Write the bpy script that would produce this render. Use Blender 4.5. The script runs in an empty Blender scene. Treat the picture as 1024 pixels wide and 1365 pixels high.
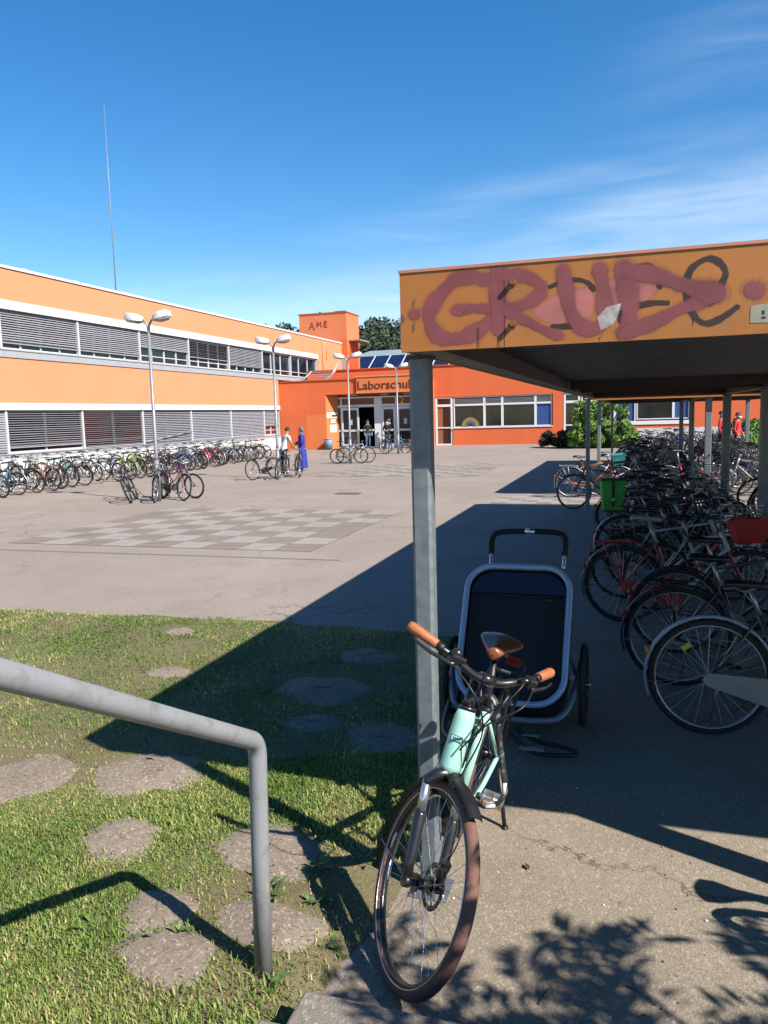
import bpy, bmesh, math, random
import numpy as np
from mathutils import Vector, Matrix, Euler
R_=math.radians
random.seed(7); NP=np.random.default_rng(7)
scn=bpy.context.scene
# ------------------------------------------------------------------ camera
YAW,PITCH,ROLL,EYE=17.7,7.0,1.55,2.0
def set_camera():
    a,p,r=R_(YAW),R_(PITCH),R_(ROLL)
    fw=Vector((-math.sin(a)*math.cos(p),math.cos(a)*math.cos(p),-math.sin(p)))
    rt0=Vector((math.cos(a),math.sin(a),0)); up0=rt0.cross(fw)
    rt=math.cos(r)*rt0-math.sin(r)*up0; up=math.sin(r)*rt0+math.cos(r)*up0
    cd=bpy.data.cameras.new('camera'); co=bpy.data.objects.new('camera',cd); scn.collection.objects.link(co)
    m=Matrix((rt,up,-fw)).transposed().to_4x4(); m.translation=(0,0,EYE); co.matrix_world=m
    cd.sensor_fit='VERTICAL'; cd.sensor_height=36; cd.lens=1040/1365*36; cd.clip_start=.05; cd.clip_end=2000
    scn.camera=co
set_camera()
# ------------------------------------------------------------------ sky, sun, exposure
SUN_TO=Vector((1.0,-.46,1.0)).normalized()
SUN_EL=math.asin(SUN_TO.z)
SKY=.052
def set_world():
    w=bpy.data.worlds.new('World'); scn.world=w; w.use_nodes=True
    nt=w.node_tree; N=nt.nodes; L=nt.links; N.clear()
    out=N.new('ShaderNodeOutputWorld'); bg=N.new('ShaderNodeBackground'); bg.inputs[1].default_value=SKY
    sky=N.new('ShaderNodeTexSky'); sky.sky_type='NISHITA'; sky.sun_disc=False
    sky.sun_elevation=SUN_EL; sky.sun_rotation=math.atan2(SUN_TO.x,SUN_TO.y); sky.altitude=100; sky.air_density=1.0; sky.dust_density=.15; sky.ozone_density=2.6
    hs=N.new('ShaderNodeHueSaturation'); hs.inputs['Saturation'].default_value=1.36; hs.inputs['Value'].default_value=1.5
    L.new(sky.outputs[0],hs.inputs['Color'])
    # thin cirrus: streaks in the air, laid out by direction on the sky
    tc=N.new('ShaderNodeTexCoord'); sep=N.new('ShaderNodeSeparateXYZ'); L.new(tc.outputs['Generated'],sep.inputs[0])
    at=N.new('ShaderNodeMath'); at.operation='ARCTAN2'; L.new(sep.outputs[0],at.inputs[0]); L.new(sep.outputs[1],at.inputs[1])
    comb=N.new('ShaderNodeCombineXYZ'); L.new(at.outputs[0],comb.inputs[0]); L.new(sep.outputs[2],comb.inputs[1])
    def streak(rot,scale,seed,lo,hi,az0,el0,azw,elw,amt):
        mp=N.new('ShaderNodeMapping'); mp.inputs['Rotation'].default_value=(0,0,R_(rot)); mp.inputs['Scale'].default_value=scale; mp.inputs['Location'].default_value=(seed,seed*.7,0)
        L.new(comb.outputs[0],mp.inputs[0])
        nz=N.new('ShaderNodeTexNoise'); nz.inputs['Scale'].default_value=1; nz.inputs['Detail'].default_value=9; nz.inputs['Roughness'].default_value=.58; nz.inputs['Distortion'].default_value=.5
        L.new(mp.outputs[0],nz.inputs['Vector'])
        mr=N.new('ShaderNodeMapRange'); mr.interpolation_type='SMOOTHSTEP'; mr.inputs[1].default_value=lo; mr.inputs[2].default_value=hi; L.new(nz.outputs[0],mr.inputs[0])
        # soft patch where this bank of cirrus hangs
        m2=N.new('ShaderNodeMapping'); m2.vector_type='TEXTURE'; m2.inputs['Location'].default_value=(az0,el0,0); m2.inputs['Rotation'].default_value=(0,0,R_(-rot)); m2.inputs['Scale'].default_value=(azw,elw,1)
        L.new(comb.outputs[0],m2.inputs[0])
        ln=N.new('ShaderNodeVectorMath'); ln.operation='LENGTH'; L.new(m2.outputs[0],ln.inputs[0])
        m3=N.new('ShaderNodeMapRange'); m3.interpolation_type='SMOOTHSTEP'; m3.inputs[1].default_value=1; m3.inputs[2].default_value=.15; m3.inputs[3].default_value=0; m3.inputs[4].default_value=amt; L.new(ln.outputs[1],m3.inputs[0])
        mu=N.new('ShaderNodeMath'); mu.operation='MULTIPLY'; L.new(mr.outputs[0],mu.inputs[0]); L.new(m3.outputs[0],mu.inputs[1]); return mu
    s=[streak(-8,(3.0,26,1),1.3,.12,.95,.05,.215,.42,.065,.55),
       streak(-10,(3.2,30,1),7.9,.3,.95,-.12,.245,.45,.05,.25),
       streak(-16,(3.5,30,1),4.2,.3,1.0,.16,.40,.26,.08,.2),
       streak(-4,(3.0,20,1),9.2,.15,.9,-.1,.12,1.0,.13,.5)]
    acc=s[0]
    for k in s[1:]:
        a=N.new('ShaderNodeMath'); a.operation='MAXIMUM'; L.new(acc.outputs[0],a.inputs[0]); L.new(k.outputs[0],a.inputs[1]); acc=a
    mx=N.new('ShaderNodeMix'); mx.data_type='RGBA'; L.new(acc.outputs[0],mx.inputs['Factor']); L.new(hs.outputs[0],mx.inputs['A']); mx.inputs['B'].default_value=(10.5,11.3,11.8,1)
    L.new(mx.outputs['Result'],bg.inputs[0]); L.new(bg.outputs[0],out.inputs[0])
set_world()
sl=bpy.data.lights.new('sun','SUN'); sl.energy=5.0; sl.angle=R_(.5); sl.color=(1,.93,.84)
so=bpy.data.objects.new('sun',sl); scn.collection.objects.link(so); so.rotation_euler=SUN_TO.to_track_quat('Z','Y').to_euler(); so.location=(30,-15,40)
vs=scn.view_settings; scn.cycles.diffuse_bounces=1; scn.display_settings.display_device='sRGB'; vs.view_transform='Standard'; vs.look='None'; vs.exposure=1.15; vs.gamma=1; vs.use_curve_mapping=False

# ------------------------------------------------------------------ materials
ALB=.63
def mat(name,col,rough=.6,metal=0.,var=.12,vs=6.,bump=0.,bs=60.,spec=.5,coat=0.,dirt=None):
    k_=1 if metal>.5 else ALB; col=tuple(c*k_ for c in col)
    if dirt: dirt=(tuple(c*k_ for c in dirt[0]),)+tuple(dirt[1:])
    m=bpy.data.materials.new(name); m.use_nodes=True; nt=m.node_tree; N=nt.nodes; L=nt.links
    b=N['Principled BSDF']; b.inputs['Roughness'].default_value=rough; b.inputs['Metallic'].default_value=metal; b.inputs['Specular IOR Level'].default_value=spec
    b.inputs['Coat Weight'].default_value=coat
    tc=N.new('ShaderNodeTexCoord'); nz=N.new('ShaderNodeTexNoise'); nz.inputs['Scale'].default_value=vs; nz.inputs['Detail'].default_value=6; nz.inputs['Roughness'].default_value=.6
    L.new(tc.outputs['Object'],nz.inputs['Vector'])
    mr=N.new('ShaderNodeMapRange'); mr.inputs[1].default_value=.3; mr.inputs[2].default_value=.7; mr.inputs[3].default_value=1-var; mr.inputs[4].default_value=1+var; L.new(nz.outputs[0],mr.inputs[0])
    vm=N.new('ShaderNodeVectorMath'); vm.operation='SCALE'; vm.inputs[0].default_value=col[:3]; L.new(mr.outputs[0],vm.inputs['Scale'])
    last=vm.outputs[0]
    if dirt:
        n2=N.new('ShaderNodeTexNoise'); n2.inputs['Scale'].default_value=dirt[1]; n2.inputs['Detail'].default_value=10; n2.inputs['Roughness'].default_value=.68; n2.inputs['Distortion'].default_value=.3
        mp=N.new('ShaderNodeMapping'); mp.inputs['Scale'].default_value=dirt[3] if len(dirt)>3 else (1,1,1); L.new(tc.outputs['Object'],mp.inputs[0]); L.new(mp.outputs[0],n2.inputs['Vector'])
        m2=N.new('ShaderNodeMapRange'); m2.inputs[1].default_value=.52; m2.inputs[2].default_value=.72; m2.inputs[4].default_value=dirt[2]; L.new(n2.outputs[0],m2.inputs[0])
        mx=N.new('ShaderNodeMix'); mx.data_type='RGBA'; L.new(m2.outputs[0],mx.inputs['Factor']); L.new(last,mx.inputs['A']); mx.inputs['B'].default_value=(*dirt[0],1); last=mx.outputs['Result']
    L.new(last,b.inputs['Base Color'])
    r2=N.new('ShaderNodeMapRange'); r2.inputs[3].default_value=max(.02,rough-.08); r2.inputs[4].default_value=min(1,rough+.1); L.new(nz.outputs[0],r2.inputs[0]); L.new(r2.outputs[0],b.inputs['Roughness'])
    if bump:
        n3=N.new('ShaderNodeTexNoise'); n3.inputs['Scale'].default_value=bs; n3.inputs['Detail'].default_value=4; L.new(tc.outputs['Object'],n3.inputs['Vector'])
        bp=N.new('ShaderNodeBump'); bp.inputs['Strength'].default_value=bump; bp.inputs['Distance'].default_value=.01; L.new(n3.outputs[0],bp.inputs['Height']); L.new(bp.outputs[0],b.inputs['Normal'])
    return m
M={}
def ground_mat(name,base,light,dark,pebble=1.,crack=1.):
    base,light,dark=[tuple(c*ALB*1.12 for c in q) for q in (base,light,dark)]
    m=bpy.data.materials.new(name); m.use_nodes=True; nt=m.node_tree; N=nt.nodes; L=nt.links; b=N['Principled BSDF']
    b.inputs['Roughness'].default_value=.9; b.inputs['Specular IOR Level'].default_value=.25
    g=N.new('ShaderNodeNewGeometry')
    def noise(s,d=8,r=.6,dist=0.):
        n=N.new('ShaderNodeTexNoise'); n.inputs['Scale'].default_value=s; n.inputs['Detail'].default_value=d; n.inputs['Roughness'].default_value=r; n.inputs['Distortion'].default_value=dist; L.new(g.outputs['Position'],n.inputs['Vector']); return n
    def rng(src,a,c,lo=0.,hi=1.):
        r=N.new('ShaderNodeMapRange'); r.inputs[1].default_value=a; r.inputs[2].default_value=c; r.inputs[3].default_value=lo; r.inputs[4].default_value=hi; L.new(src,r.inputs[0]); return r.outputs[0]
    def mix(f,a,c):
        x=N.new('ShaderNodeMix'); x.data_type='RGBA'; L.new(f,x.inputs['Factor'])
        for k,v in (('A',a),('B',c)):
            if isinstance(v,tuple): x.inputs[k].default_value=(*v,1)
            else: L.new(v,x.inputs[k])
        return x.outputs['Result']
    c=mix(rng(noise(.35,8,.62,.6).outputs[0],.35,.68),base,light)
    c=mix(rng(noise(1.3,9,.66,.4).outputs[0],.52,.72,0,.55),c,dark)
    c=mix(rng(noise(7,6,.7).outputs[0],.5,.8,0,.35),c,light)
    # aggregate
    v=N.new('ShaderNodeTexVoronoi'); v.inputs['Scale'].default_value=95; L.new(g.outputs['Position'],v.inputs['Vector'])
    sepc=N.new('ShaderNodeSeparateColor'); L.new(v.outputs['Color'],sepc.inputs[0])
    c=mix(rng(sepc.outputs[0],.72,1.0,0,.55*pebble),c,dark)
    c=mix(rng(sepc.outputs[1],.80,1.0,0,.6*pebble),c,tuple(min(1,x*1.55) for x in light))
    # cracks
    wv=N.new('ShaderNodeVectorMath'); wv.operation='MULTIPLY_ADD'; nd=noise(1.7,5,.7); L.new(nd.outputs['Color'],wv.inputs[0]); wv.inputs[1].default_value=(.9,.9,0); L.new(g.outputs['Position'],wv.inputs[2])
    ve=N.new('ShaderNodeTexVoronoi'); ve.feature='DISTANCE_TO_EDGE'; ve.inputs['Scale'].default_value=.75; L.new(wv.outputs[0],ve.inputs['Vector'])
    thin=rng(ve.outputs['Distance'],.002,.012,1,0); gate=rng(noise(.5,3).outputs[0],.5,.6,0,.7*crack)
    mu=N.new('ShaderNodeMath'); mu.operation='MULTIPLY'; L.new(thin,mu.inputs[0]); L.new(gate,mu.inputs[1])
    c=mix(mu.outputs[0],c,tuple(x*.42 for x in dark))
    L.new(c,b.inputs['Base Color'])
    bp=N.new('ShaderNodeBump'); bp.inputs['Strength'].default_value=.55; bp.inputs['Distance'].default_value=.004; L.new(v.outputs['Distance'],bp.inputs['Height'])
    b2=N.new('ShaderNodeBump'); b2.inputs['Strength'].default_value=.35; b2.inputs['Distance'].default_value=.02; L.new(noise(9,7,.7).outputs[0],b2.inputs['Height']); L.new(bp.outputs[0],b2.inputs['Normal']); L.new(b2.outputs[0],b.inputs['Normal'])
    return m
M['plaza']=ground_mat('plaza_asphalt',(.275,.232,.198),(.335,.288,.25),(.20,.17,.147),.7,1.)
M['path']=ground_mat('path_concrete',(.25,.208,.158),(.305,.26,.2),(.165,.135,.098),1.0,1.3)
M['tile_l']=ground_mat('pale_slab',(.31,.285,.255),(.36,.33,.295),(.25,.23,.21),.5,.2)
M['tile_d']=ground_mat('dark_slab',(.225,.19,.16),(.26,.222,.19),(.175,.148,.128),.6,.3)
M['concrete']=ground_mat('step_concrete',(.215,.185,.15),(.27,.24,.2),(.18,.16,.14),1.2,.2)
M['soil']=ground_mat('bare_soil',(.235,.19,.145),(.29,.24,.19),(.13,.10,.078),1.4,.1)
M['lawn']=ground_mat('lawn_soil',(.15,.125,.06),(.21,.175,.11),(.085,.085,.03),.5,0)
M['hill']=mat('hill_green',(.04,.06,.025),.95,var=.4,vs=.1)
M['facade']=mat('pale_orange_render',(.82,.315,.15),.85,var=.04,vs=.6,bump=.15,bs=140,dirt=((.70,.28,.12),.5,.25,(1,1,.25)))
M['orange']=mat('orange_render',(.82,.165,.048),.8,var=.05,vs=.8,bump=.15,bs=140,dirt=((.52,.12,.03),.7,.35,(1,1,.3)))
M['orange_patch']=mat('repainted_orange_render',(.84,.22,.06),.8,var=.04,vs=1)
M['orange_dark']=mat('deep_orange_render',(.6,.085,.012),.8,var=.05,vs=1)
M['tower']=mat('tower_orange_render',(.78,.22,.085),.85,var=.05,vs=.5,dirt=((.55,.2,.08),.5,.3,(1,1,.2)))
M['cap']=mat('white_coping',(.75,.78,.78),.5,var=.04)
M['lintel']=mat('white_lintel_panel',(.72,.78,.80),.45,var=.05,vs=1.2)
M['alu']=mat('white_window_frame',(.68,.68,.69),.45,var=.05)
M['sillgrey']=mat('grey_sill',(.42,.43,.46),.5,var=.08)
M['plinth']=mat('whitewashed_plinth',(.74,.74,.72),.8,var=.06,vs=2,dirt=((.4,.38,.36),1.2,.4))
M['blind']=mat('grey_blind_slat',(.36,.36,.40),.45,var=.06,vs=2)
M['glass']=mat('dark_window_glass',(.012,.016,.02),.06,var=.2,vs=.6,spec=.6)
M['glass_red']=mat('glass_with_red_curtain_behind',(.16,.035,.03),.12,var=.5,vs=1.2)
M['blue']=mat('blue_panel',(.035,.085,.30),.5,var=.1)
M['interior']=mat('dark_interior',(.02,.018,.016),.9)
M['doorpanel']=mat('white_door_panel',(.9,.91,.93),.5,var=.05)
M['wood']=mat('brown_door_board',(.33,.14,.06),.6,var=.2,vs=3)
M['paper']=mat('white_paper',(.78,.78,.76),.8,var=.04)
M['letter']=mat('dark_brown_lettering',(.10,.018,.014),.6,var=.1)
M['galv']=mat('galvanised_steel',(.215,.25,.265),.5,.25,var=.22,vs=22,dirt=((.31,.33,.34),35,.5))
M['pole']=mat('grey_lamp_pole',(.30,.31,.325),.45,.3,var=.12)
M['rail']=mat('grey_painted_handrail',(.30,.31,.325),.42,.0,var=.07,vs=9,bump=.06,bs=90,dirt=((.16,.15,.14),17,.65))
M['lampw']=mat('white_lamp_shell',(.78,.78,.76),.4,var=.05)
M['lens']=mat('grey_lamp_glass',(.35,.36,.36),.2,var=.1)
M['fascia']=mat('ochre_orange_sheet',(.50,.185,.034),.5,var=.08,vs=3.5,dirt=((.22,.14,.07),3.2,.55))
M['fascia_l']=mat('faded_fascia_edge',(.62,.25,.15),.6,var=.1)
M['rust']=mat('rust_stain',(.10,.04,.02),.8,var=.3,vs=30)
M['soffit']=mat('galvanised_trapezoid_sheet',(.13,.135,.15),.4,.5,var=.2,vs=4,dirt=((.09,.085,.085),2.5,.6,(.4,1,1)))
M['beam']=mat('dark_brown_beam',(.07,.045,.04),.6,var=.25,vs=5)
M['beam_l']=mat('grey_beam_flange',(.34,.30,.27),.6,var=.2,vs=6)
M['bolt']=mat('rusty_bolt',(.30,.13,.06),.6,.4,var=.3,vs=40)
M['black']=mat('black_plastic',(.012,.012,.014),.45,var=.2,vs=20)
M['blackm']=mat('black_satin_metal',(.018,.018,.02),.3,.0,var=.15,vs=20,coat=.3)
M['tyre']=mat('black_tyre_rubber',(.022,.021,.021),.85,var=.25,vs=40,bump=.4,bs=300)
M['tyreb']=mat('brown_tyre_rubber',(.2,.095,.068),.75,var=.22,vs=30,bump=.5,bs=260)
M['tyrew']=mat('white_tyre_rubber',(.6,.59,.55),.8,var=.1)
M['steel']=mat('polished_aluminium',(.62,.63,.65),.28,.9,var=.12,vs=15)
M['steeld']=mat('dull_steel',(.30,.31,.32),.4,.8,var=.2,vs=15)
M['leather']=mat('brown_saddle_leather',(.26,.085,.035),.35,var=.3,vs=14,coat=.25)
M['grip']=mat('tan_leather_grip',(.50,.155,.055),.5,var=.2,vs=25,bump=.3,bs=160)
M['mint']=mat('mint_green_paint',(.40,.72,.60),.25,var=.03,coat=.5)
M['reflo']=mat('orange_reflector',(.8,.28,.02),.25,var=.1)
M['reflr']=mat('red_reflector',(.6,.03,.015),.25,var=.1)
M['refly']=mat('yellow_reflector',(.8,.5,.03),.3,var=.1)
M['white']=mat('white_paint',(.75,.75,.75),.35,var=.05)
M['greysad']=mat('grey_saddle_vinyl',(.34,.34,.36),.5,var=.15)
M['rimblue']=mat('silver_blue_trailer_tube',(.44,.58,.78),.4,.2,var=.06)
M['navy']=mat('navy_trailer_fabric',(.012,.02,.055),.85,var=.25,vs=18,bump=.3,bs=200)
M['mesh']=mat('black_trailer_mesh',(.008,.009,.013),.75,var=.3,vs=40)
M['foam']=mat('black_foam_grip',(.012,.012,.013),.9,var=.2,vs=50)
M['greenbag']=mat('green_pannier_tarpaulin',(.06,.48,.05),.5,var=.12,vs=8)
M['redcrate']=mat('red_plastic_crate',(.5,.018,.02),.45,var=.1)
M['tealcrate']=mat('teal_basket',(.04,.32,.36),.6,var=.35,vs=16)
M['wicker']=mat('wicker',(.22,.13,.06),.8,var=.35,vs=30)
M['leafd']=mat('dark_needle_leaf',(.03,.05,.02),.7,var=.45,vs=1.2)
M['leaf']=mat('bright_bush_leaf',(.17,.32,.05),.55,var=.4,vs=1.4)
M['leaf2']=mat('mid_green_leaf',(.09,.16,.03),.6,var=.4,vs=2)
M['forest']=mat('forest_leaf',(.04,.068,.034),.75,var=.55,vs=.16)
M['bark']=mat('bark',(.10,.075,.055),.9,var=.3,vs=12)
M['skin']=mat('skin',(.45,.25,.17),.55,var=.06); M['skind']=mat('brown_skin',(.20,.10,.06),.55,var=.06)
M['hair']=mat('dark_hair',(.015,.011,.009),.6,var=.3,vs=40)
M['dress']=mat('blue_dress_cloth',(.025,.035,.33),.8,var=.2,vs=7,bump=.3,bs=30)
M['scarf']=mat('grey_headscarf',(.16,.15,.16),.85,var=.3,vs=12)
M['wshirt']=mat('white_patterned_shirt',(.6,.6,.6),.85,var=.25,vs=16)
M['dark']=mat('dark_cloth',(.018,.018,.022),.9,var=.3)
M['jeans']=mat('blue_jeans',(.06,.12,.26),.85,var=.25)
M['redj']=mat('red_jacket_cloth',(.62,.03,.035),.75,var=.15)
M['binblue']=mat('blue_grey_bin',(.18,.28,.38),.5,var=.1); M['bingrey']=mat('silver_bin',(.5,.52,.55),.35,.5,var=.1)
M['solar']=mat('solar_panel_glass',(.012,.022,.075),.12,var=.2,vs=2)
M['greyroof']=mat('grey_green_metal_roof',(.30,.37,.37),.5,var=.08,vs=.8)
M['purple']=None
COLS={'black':(.014,.014,.016),'dark grey':(.06,.06,.065),'silver':(.42,.43,.45),'white':(.66,.66,.66),'red':(.5,.022,.03),'dark red':(.14,.012,.015),'blue':(.025,.10,.38),'light blue':(.16,.38,.60),'teal':(.02,.26,.30),'green':(.02,.16,.05),'lime':(.42,.60,.03),'orange':(.58,.13,.02),'purple':(.13,.03,.22),'brown':(.13,.06,.03),'pink':(.52,.10,.2),'navy':(.015,.025,.08)}
FR={k:mat(k.replace(' ','_')+'_frame_paint',v,.32,var=.05,coat=.4) for k,v in COLS.items()}

# ------------------------------------------------------------------ mesh builder
class MB:
    def __init__(s): s.v=[];s.f=[];s.m=[];s.sm=[];s.T=None
    def pt(s,p):
        p=Vector(p)
        if s.T: p=s.T@p
        s.v.append(p); return len(s.v)-1
    def face(s,idx,m=0,sm=False): s.f.append(tuple(idx)); s.m.append(m); s.sm.append(sm)
    def poly(s,pts,m=0): s.face([s.pt(p) for p in pts],m)
    def box(s,a,b,m=0):
        x0,x1=sorted((a[0],b[0]));y0,y1=sorted((a[1],b[1]));z0,z1=sorted((a[2],b[2]))
        i=[s.pt(p) for p in ((x0,y0,z0),(x1,y0,z0),(x1,y1,z0),(x0,y1,z0),(x0,y0,z1),(x1,y0,z1),(x1,y1,z1),(x0,y1,z1))]
        for q in ((3,2,1,0),(4,5,6,7),(0,1,5,4),(1,2,6,5),(2,3,7,6),(3,0,4,7)): s.face([i[k] for k in q],m)
    def obox(s,c,size,rot,m=0):
        old=s.T; t=Matrix.Translation(Vector(c))@Euler(rot).to_matrix().to_4x4(); s.T=(old@t) if old else t
        h=[x/2 for x in size]; s.box([-x for x in h],h,m); s.T=old
    def tube(s,pts,r,n=8,m=0,caps=True,closed=False,flat=None):
        pts=[Vector(p) for p in pts]; k=len(pts)
        rs=r if isinstance(r,(list,tuple)) else [r]*k
        rings=[]; prev=None
        for i in range(k):
            if closed: t=pts[(i+1)%k]-pts[i-1]
            else: t=(pts[min(i+1,k-1)]-pts[max(i-1,0)])
            if t.length<1e-9: t=Vector((0,0,1))
            t.normalize()
            if prev is None:
                a=Vector((0,0,1)) if abs(t.z)<.9 else Vector((1,0,0)); u=t.cross(a).normalized()
            else:
                u=prev-t*prev.dot(t); u=u.normalized() if u.length>1e-6 else t.orthogonal().normalized()
            prev=u; w=t.cross(u)
            fx=flat or (1,1)
            rings.append([s.pt(pts[i]+(u*math.cos(2*math.pi*j/n)*fx[0]+w*math.sin(2*math.pi*j/n)*fx[1])*rs[i]) for j in range(n)])
        for i in range(k if closed else k-1):
            A=rings[i];B=rings[(i+1)%k]
            for j in range(n): s.face((A[j],A[(j+1)%n],B[(j+1)%n],B[j]),m,True)
        if caps and not closed: s.face(rings[0][::-1],m); s.face(rings[-1],m)
    def torus(s,c,R,r,n=24,k=8,m=0,axis='y',prof=None,arc=None):
        # ring about y through centre c in the xz plane
        c=Vector(c); rings=[]; a0,a1=arc or (0,2*math.pi); N=n if arc is None else n+1
        pr=prof or [(math.cos(2*math.pi*j/k)*r,math.sin(2*math.pi*j/k)*r) for j in range(k)]
        for i in range(N):
            a=a0+(a1-a0)*i/n; d=Vector((math.cos(a),0,math.sin(a)))
            rings.append([s.pt(c+d*(R+p[0])+Vector((0,p[1],0))) for p in pr])
        q=len(pr)
        for i in range(n):
            A=rings[i];B=rings[(i+1)%N]
            for j in range(q): s.face((A[j],A[(j+1)%q],B[(j+1)%q],B[j]),m,True)
    def sphere(s,c,r,n=10,k=6,m=0):
        c=Vector(c); r=(r,r,r) if not isinstance(r,(tuple,list)) else r; rings=[]
        for i in range(1,k):
            a=math.pi*i/k; rings.append([s.pt(c+Vector((math.sin(a)*math.cos(2*math.pi*j/n)*r[0],math.sin(a)*math.sin(2*math.pi*j/n)*r[1],math.cos(a)*r[2]))) for j in range(n)])
        t=s.pt(c+Vector((0,0,r[2]))); b=s.pt(c-Vector((0,0,r[2])))
        for i in range(len(rings)-1):
            for j in range(n): s.face((rings[i][j],rings[i+1][j],rings[i+1][(j+1)%n],rings[i][(j+1)%n]),m,True)
        for j in range(n): s.face((t,rings[0][j],rings[0][(j+1)%n]),m,True); s.face((b,rings[-1][(j+1)%n],rings[-1][j]),m,True)
    def cyl(s,a,b,r,n=12,m=0,r2=None): s.tube([a,b],[r,r if r2 is None else r2],n,m)
    def loft(s,rings,m=0,caps=True):
        I=[[s.pt(p) for p in r] for r in rings]; n=len(I[0])
        for A,B in zip(I,I[1:]):
            for j in range(n): s.face((A[j],A[(j+1)%n],B[(j+1)%n],B[j]),m,True)
        if caps: s.face(I[0][::-1],m); s.face(I[-1],m)
    def build(s,name,mats,parent=None,off=None,bevel=0):
        me=bpy.data.meshes.new(name); o=Vector(off) if off is not None else Vector((0,0,0))
        me.from_pydata([p-o for p in s.v],[],s.f); me.update()
        if not isinstance(mats,(list,tuple)): mats=[mats]
        for m in mats: me.materials.append(m)
        me.polygons.foreach_set('material_index',s.m); me.polygons.foreach_set('use_smooth',s.sm)
        ob=bpy.data.objects.new(name,me); scn.collection.objects.link(ob)
        if parent: ob.parent=parent
        elif off is not None: ob.location=o
        if bevel:
            md=ob.modifiers.new('bevel','BEVEL'); md.width=bevel; md.segments=2; md.limit_method='ANGLE'; md.angle_limit=R_(50)
        return ob
def smooth(pts,n=6,closed=False):
    P=[Vector(p) for p in pts]; k=len(P); out=[]
    rng=range(k if closed else k-1)
    for i in rng:
        p0=P[(i-1)%k] if closed or i>0 else P[i]; p1=P[i]; p2=P[(i+1)%k]; p3=P[(i+2)%k] if closed or i+2<k else P[i+1]
        for j in range(n):
            t=j/n; out.append(.5*((2*p1)+(-p0+p2)*t+(2*p0-5*p1+4*p2-p3)*t*t+(-p0+3*p1-3*p2+p3)*t**3))
    if not closed: out.append(P[-1])
    return out
LABELS={}
def tag(o,label,cat,group=None):
    nw=len(label.split()); assert 4<=nw<=16,(label,nw)
    LABELS[label]=LABELS.get(label,0)+1
    o['label']=label; o['category']=cat
    if group: o['group']=group
    return o
def thing(name,label,cat,loc=(0,0,0),rot=(0,0,0),group=None):
    o=bpy.data.objects.new(name,None); scn.collection.objects.link(o); o.location=loc; o.rotation_euler=rot; o.empty_display_size=.2
    if label: tag(o,label,cat,group)
    return o
def struct(o,kind='structure'): o['kind']=kind; return o
def copy_tree(o,parent=None):
    c=o.copy(); scn.collection.objects.link(c); c.parent=parent
    for ch in list(KIDS.get(o,[])) or list(o.children):
        copy_tree(ch,c)
    return c
KIDS={}
# ------------------------------------------------------------------ ground
def sheet(name,poly,z,m,kind='structure'):
    b=MB(); b.poly([(x,y,z) for x,y in poly]); return struct(b.build(name,m),kind)
sheet('ground',[(-260,-60),(260,-60),(260,420),(-260,420)],0,M['plaza'])
def board(name,x1,y1,c,nc,nr,gap=.0):
    b=MB()
    for r in range(nr):
        for k in range(nc):
            lt=(r+k)%2==0
            if random.random()<.03: lt=not lt
            x=x1-(k+1)*c; y=y1-(r+1)*c
            # each field is four slabs with open joints
            h=c/2
            for i in (0,1):
                for j in (0,1):
                    dz=random.uniform(0,.0025)
                    b.poly([(x+i*h+.003,y+j*h+.003,.005+dz),(x+(i+1)*h-.003,y+j*h+.003,.005+dz),(x+(i+1)*h-.003,y+(j+1)*h-.003,.005+dz),(x+i*h+.003,y+(j+1)*h-.003,.005+dz)],0 if lt else 1)
    return struct(b.build(name,[M['tile_l'],M['tile_d']]))
board('paving',-4.6,15.75,.63,9,8)
board('paving',-4.75,31.1,.63,9,10)
b=MB()
for i in range(7):
    for j in range(5): b.poly([(-3.0+i*.33+.006,17.2+j*.33+.006,.006),(-3.0+i*.33+.324,17.2+j*.33+.006,.006),(-3.0+i*.33+.324,17.2+j*.33+.324,.006),(-3.0+i*.33+.006,17.2+j*.33+.324,.006)],0 if (i+j)%3 else 1)
struct(b.build('paving',[M['tile_l'],M['tile_d']]))
# patched strip in the asphalt by the lawn and across the yard
M['patch']=ground_mat('pale_patch_asphalt',(.29,.255,.22),(.35,.31,.27),(.2,.175,.15),1.1,.5)
M['patchd']=ground_mat('dark_patch_asphalt',(.19,.165,.145),(.24,.21,.185),(.14,.12,.11),.8,1.)
def blob(cx,cy,rx,ry,n=40,seed=0,am=.18):
    rr=random.Random(seed); ph=[rr.uniform(0,6.28) for _ in range(6)]
    return [(cx+rx*math.cos(a)*(1+am*sum(math.sin((k+2)*a+ph[k])/(k+1.5) for k in range(5))),cy+ry*math.sin(a)*(1+am*sum(math.sin((k+2)*a+ph[k])/(k+1.5) for k in range(5)))) for a in [2*math.pi*i/n for i in range(n)]]

sheet('asphalt_patch',[(-30,9.95),(-3.9,10.1),(-3.9,10.16),(-30,10.03)],.004,M['patchd'])

sheet('path',[(-.99,2.12)]+[(-.97+.03*math.sin(3*y),y) for y in (2.6,3.2,3.8,4.4,5,5.6,6.2,6.9)]+[(4.3,6.9),(4.3,2.12)],.004,M['path'])
# drain cover
t=thing('drain_cover','rusty dark drain cover set flush in the yard asphalt','drain cover',(-7.1,19.2,0))
b=MB(); b.box((-.32,-.2,.002),(.32,.2,.012)); b.build('plate',M['rust'],t)
b=MB()
for k in range(9): b.box((-.27+k*.065,-.15,.012),(-.24+k*.065,.15,.016))
b.build('slot',M['steeld'],t)

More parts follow.
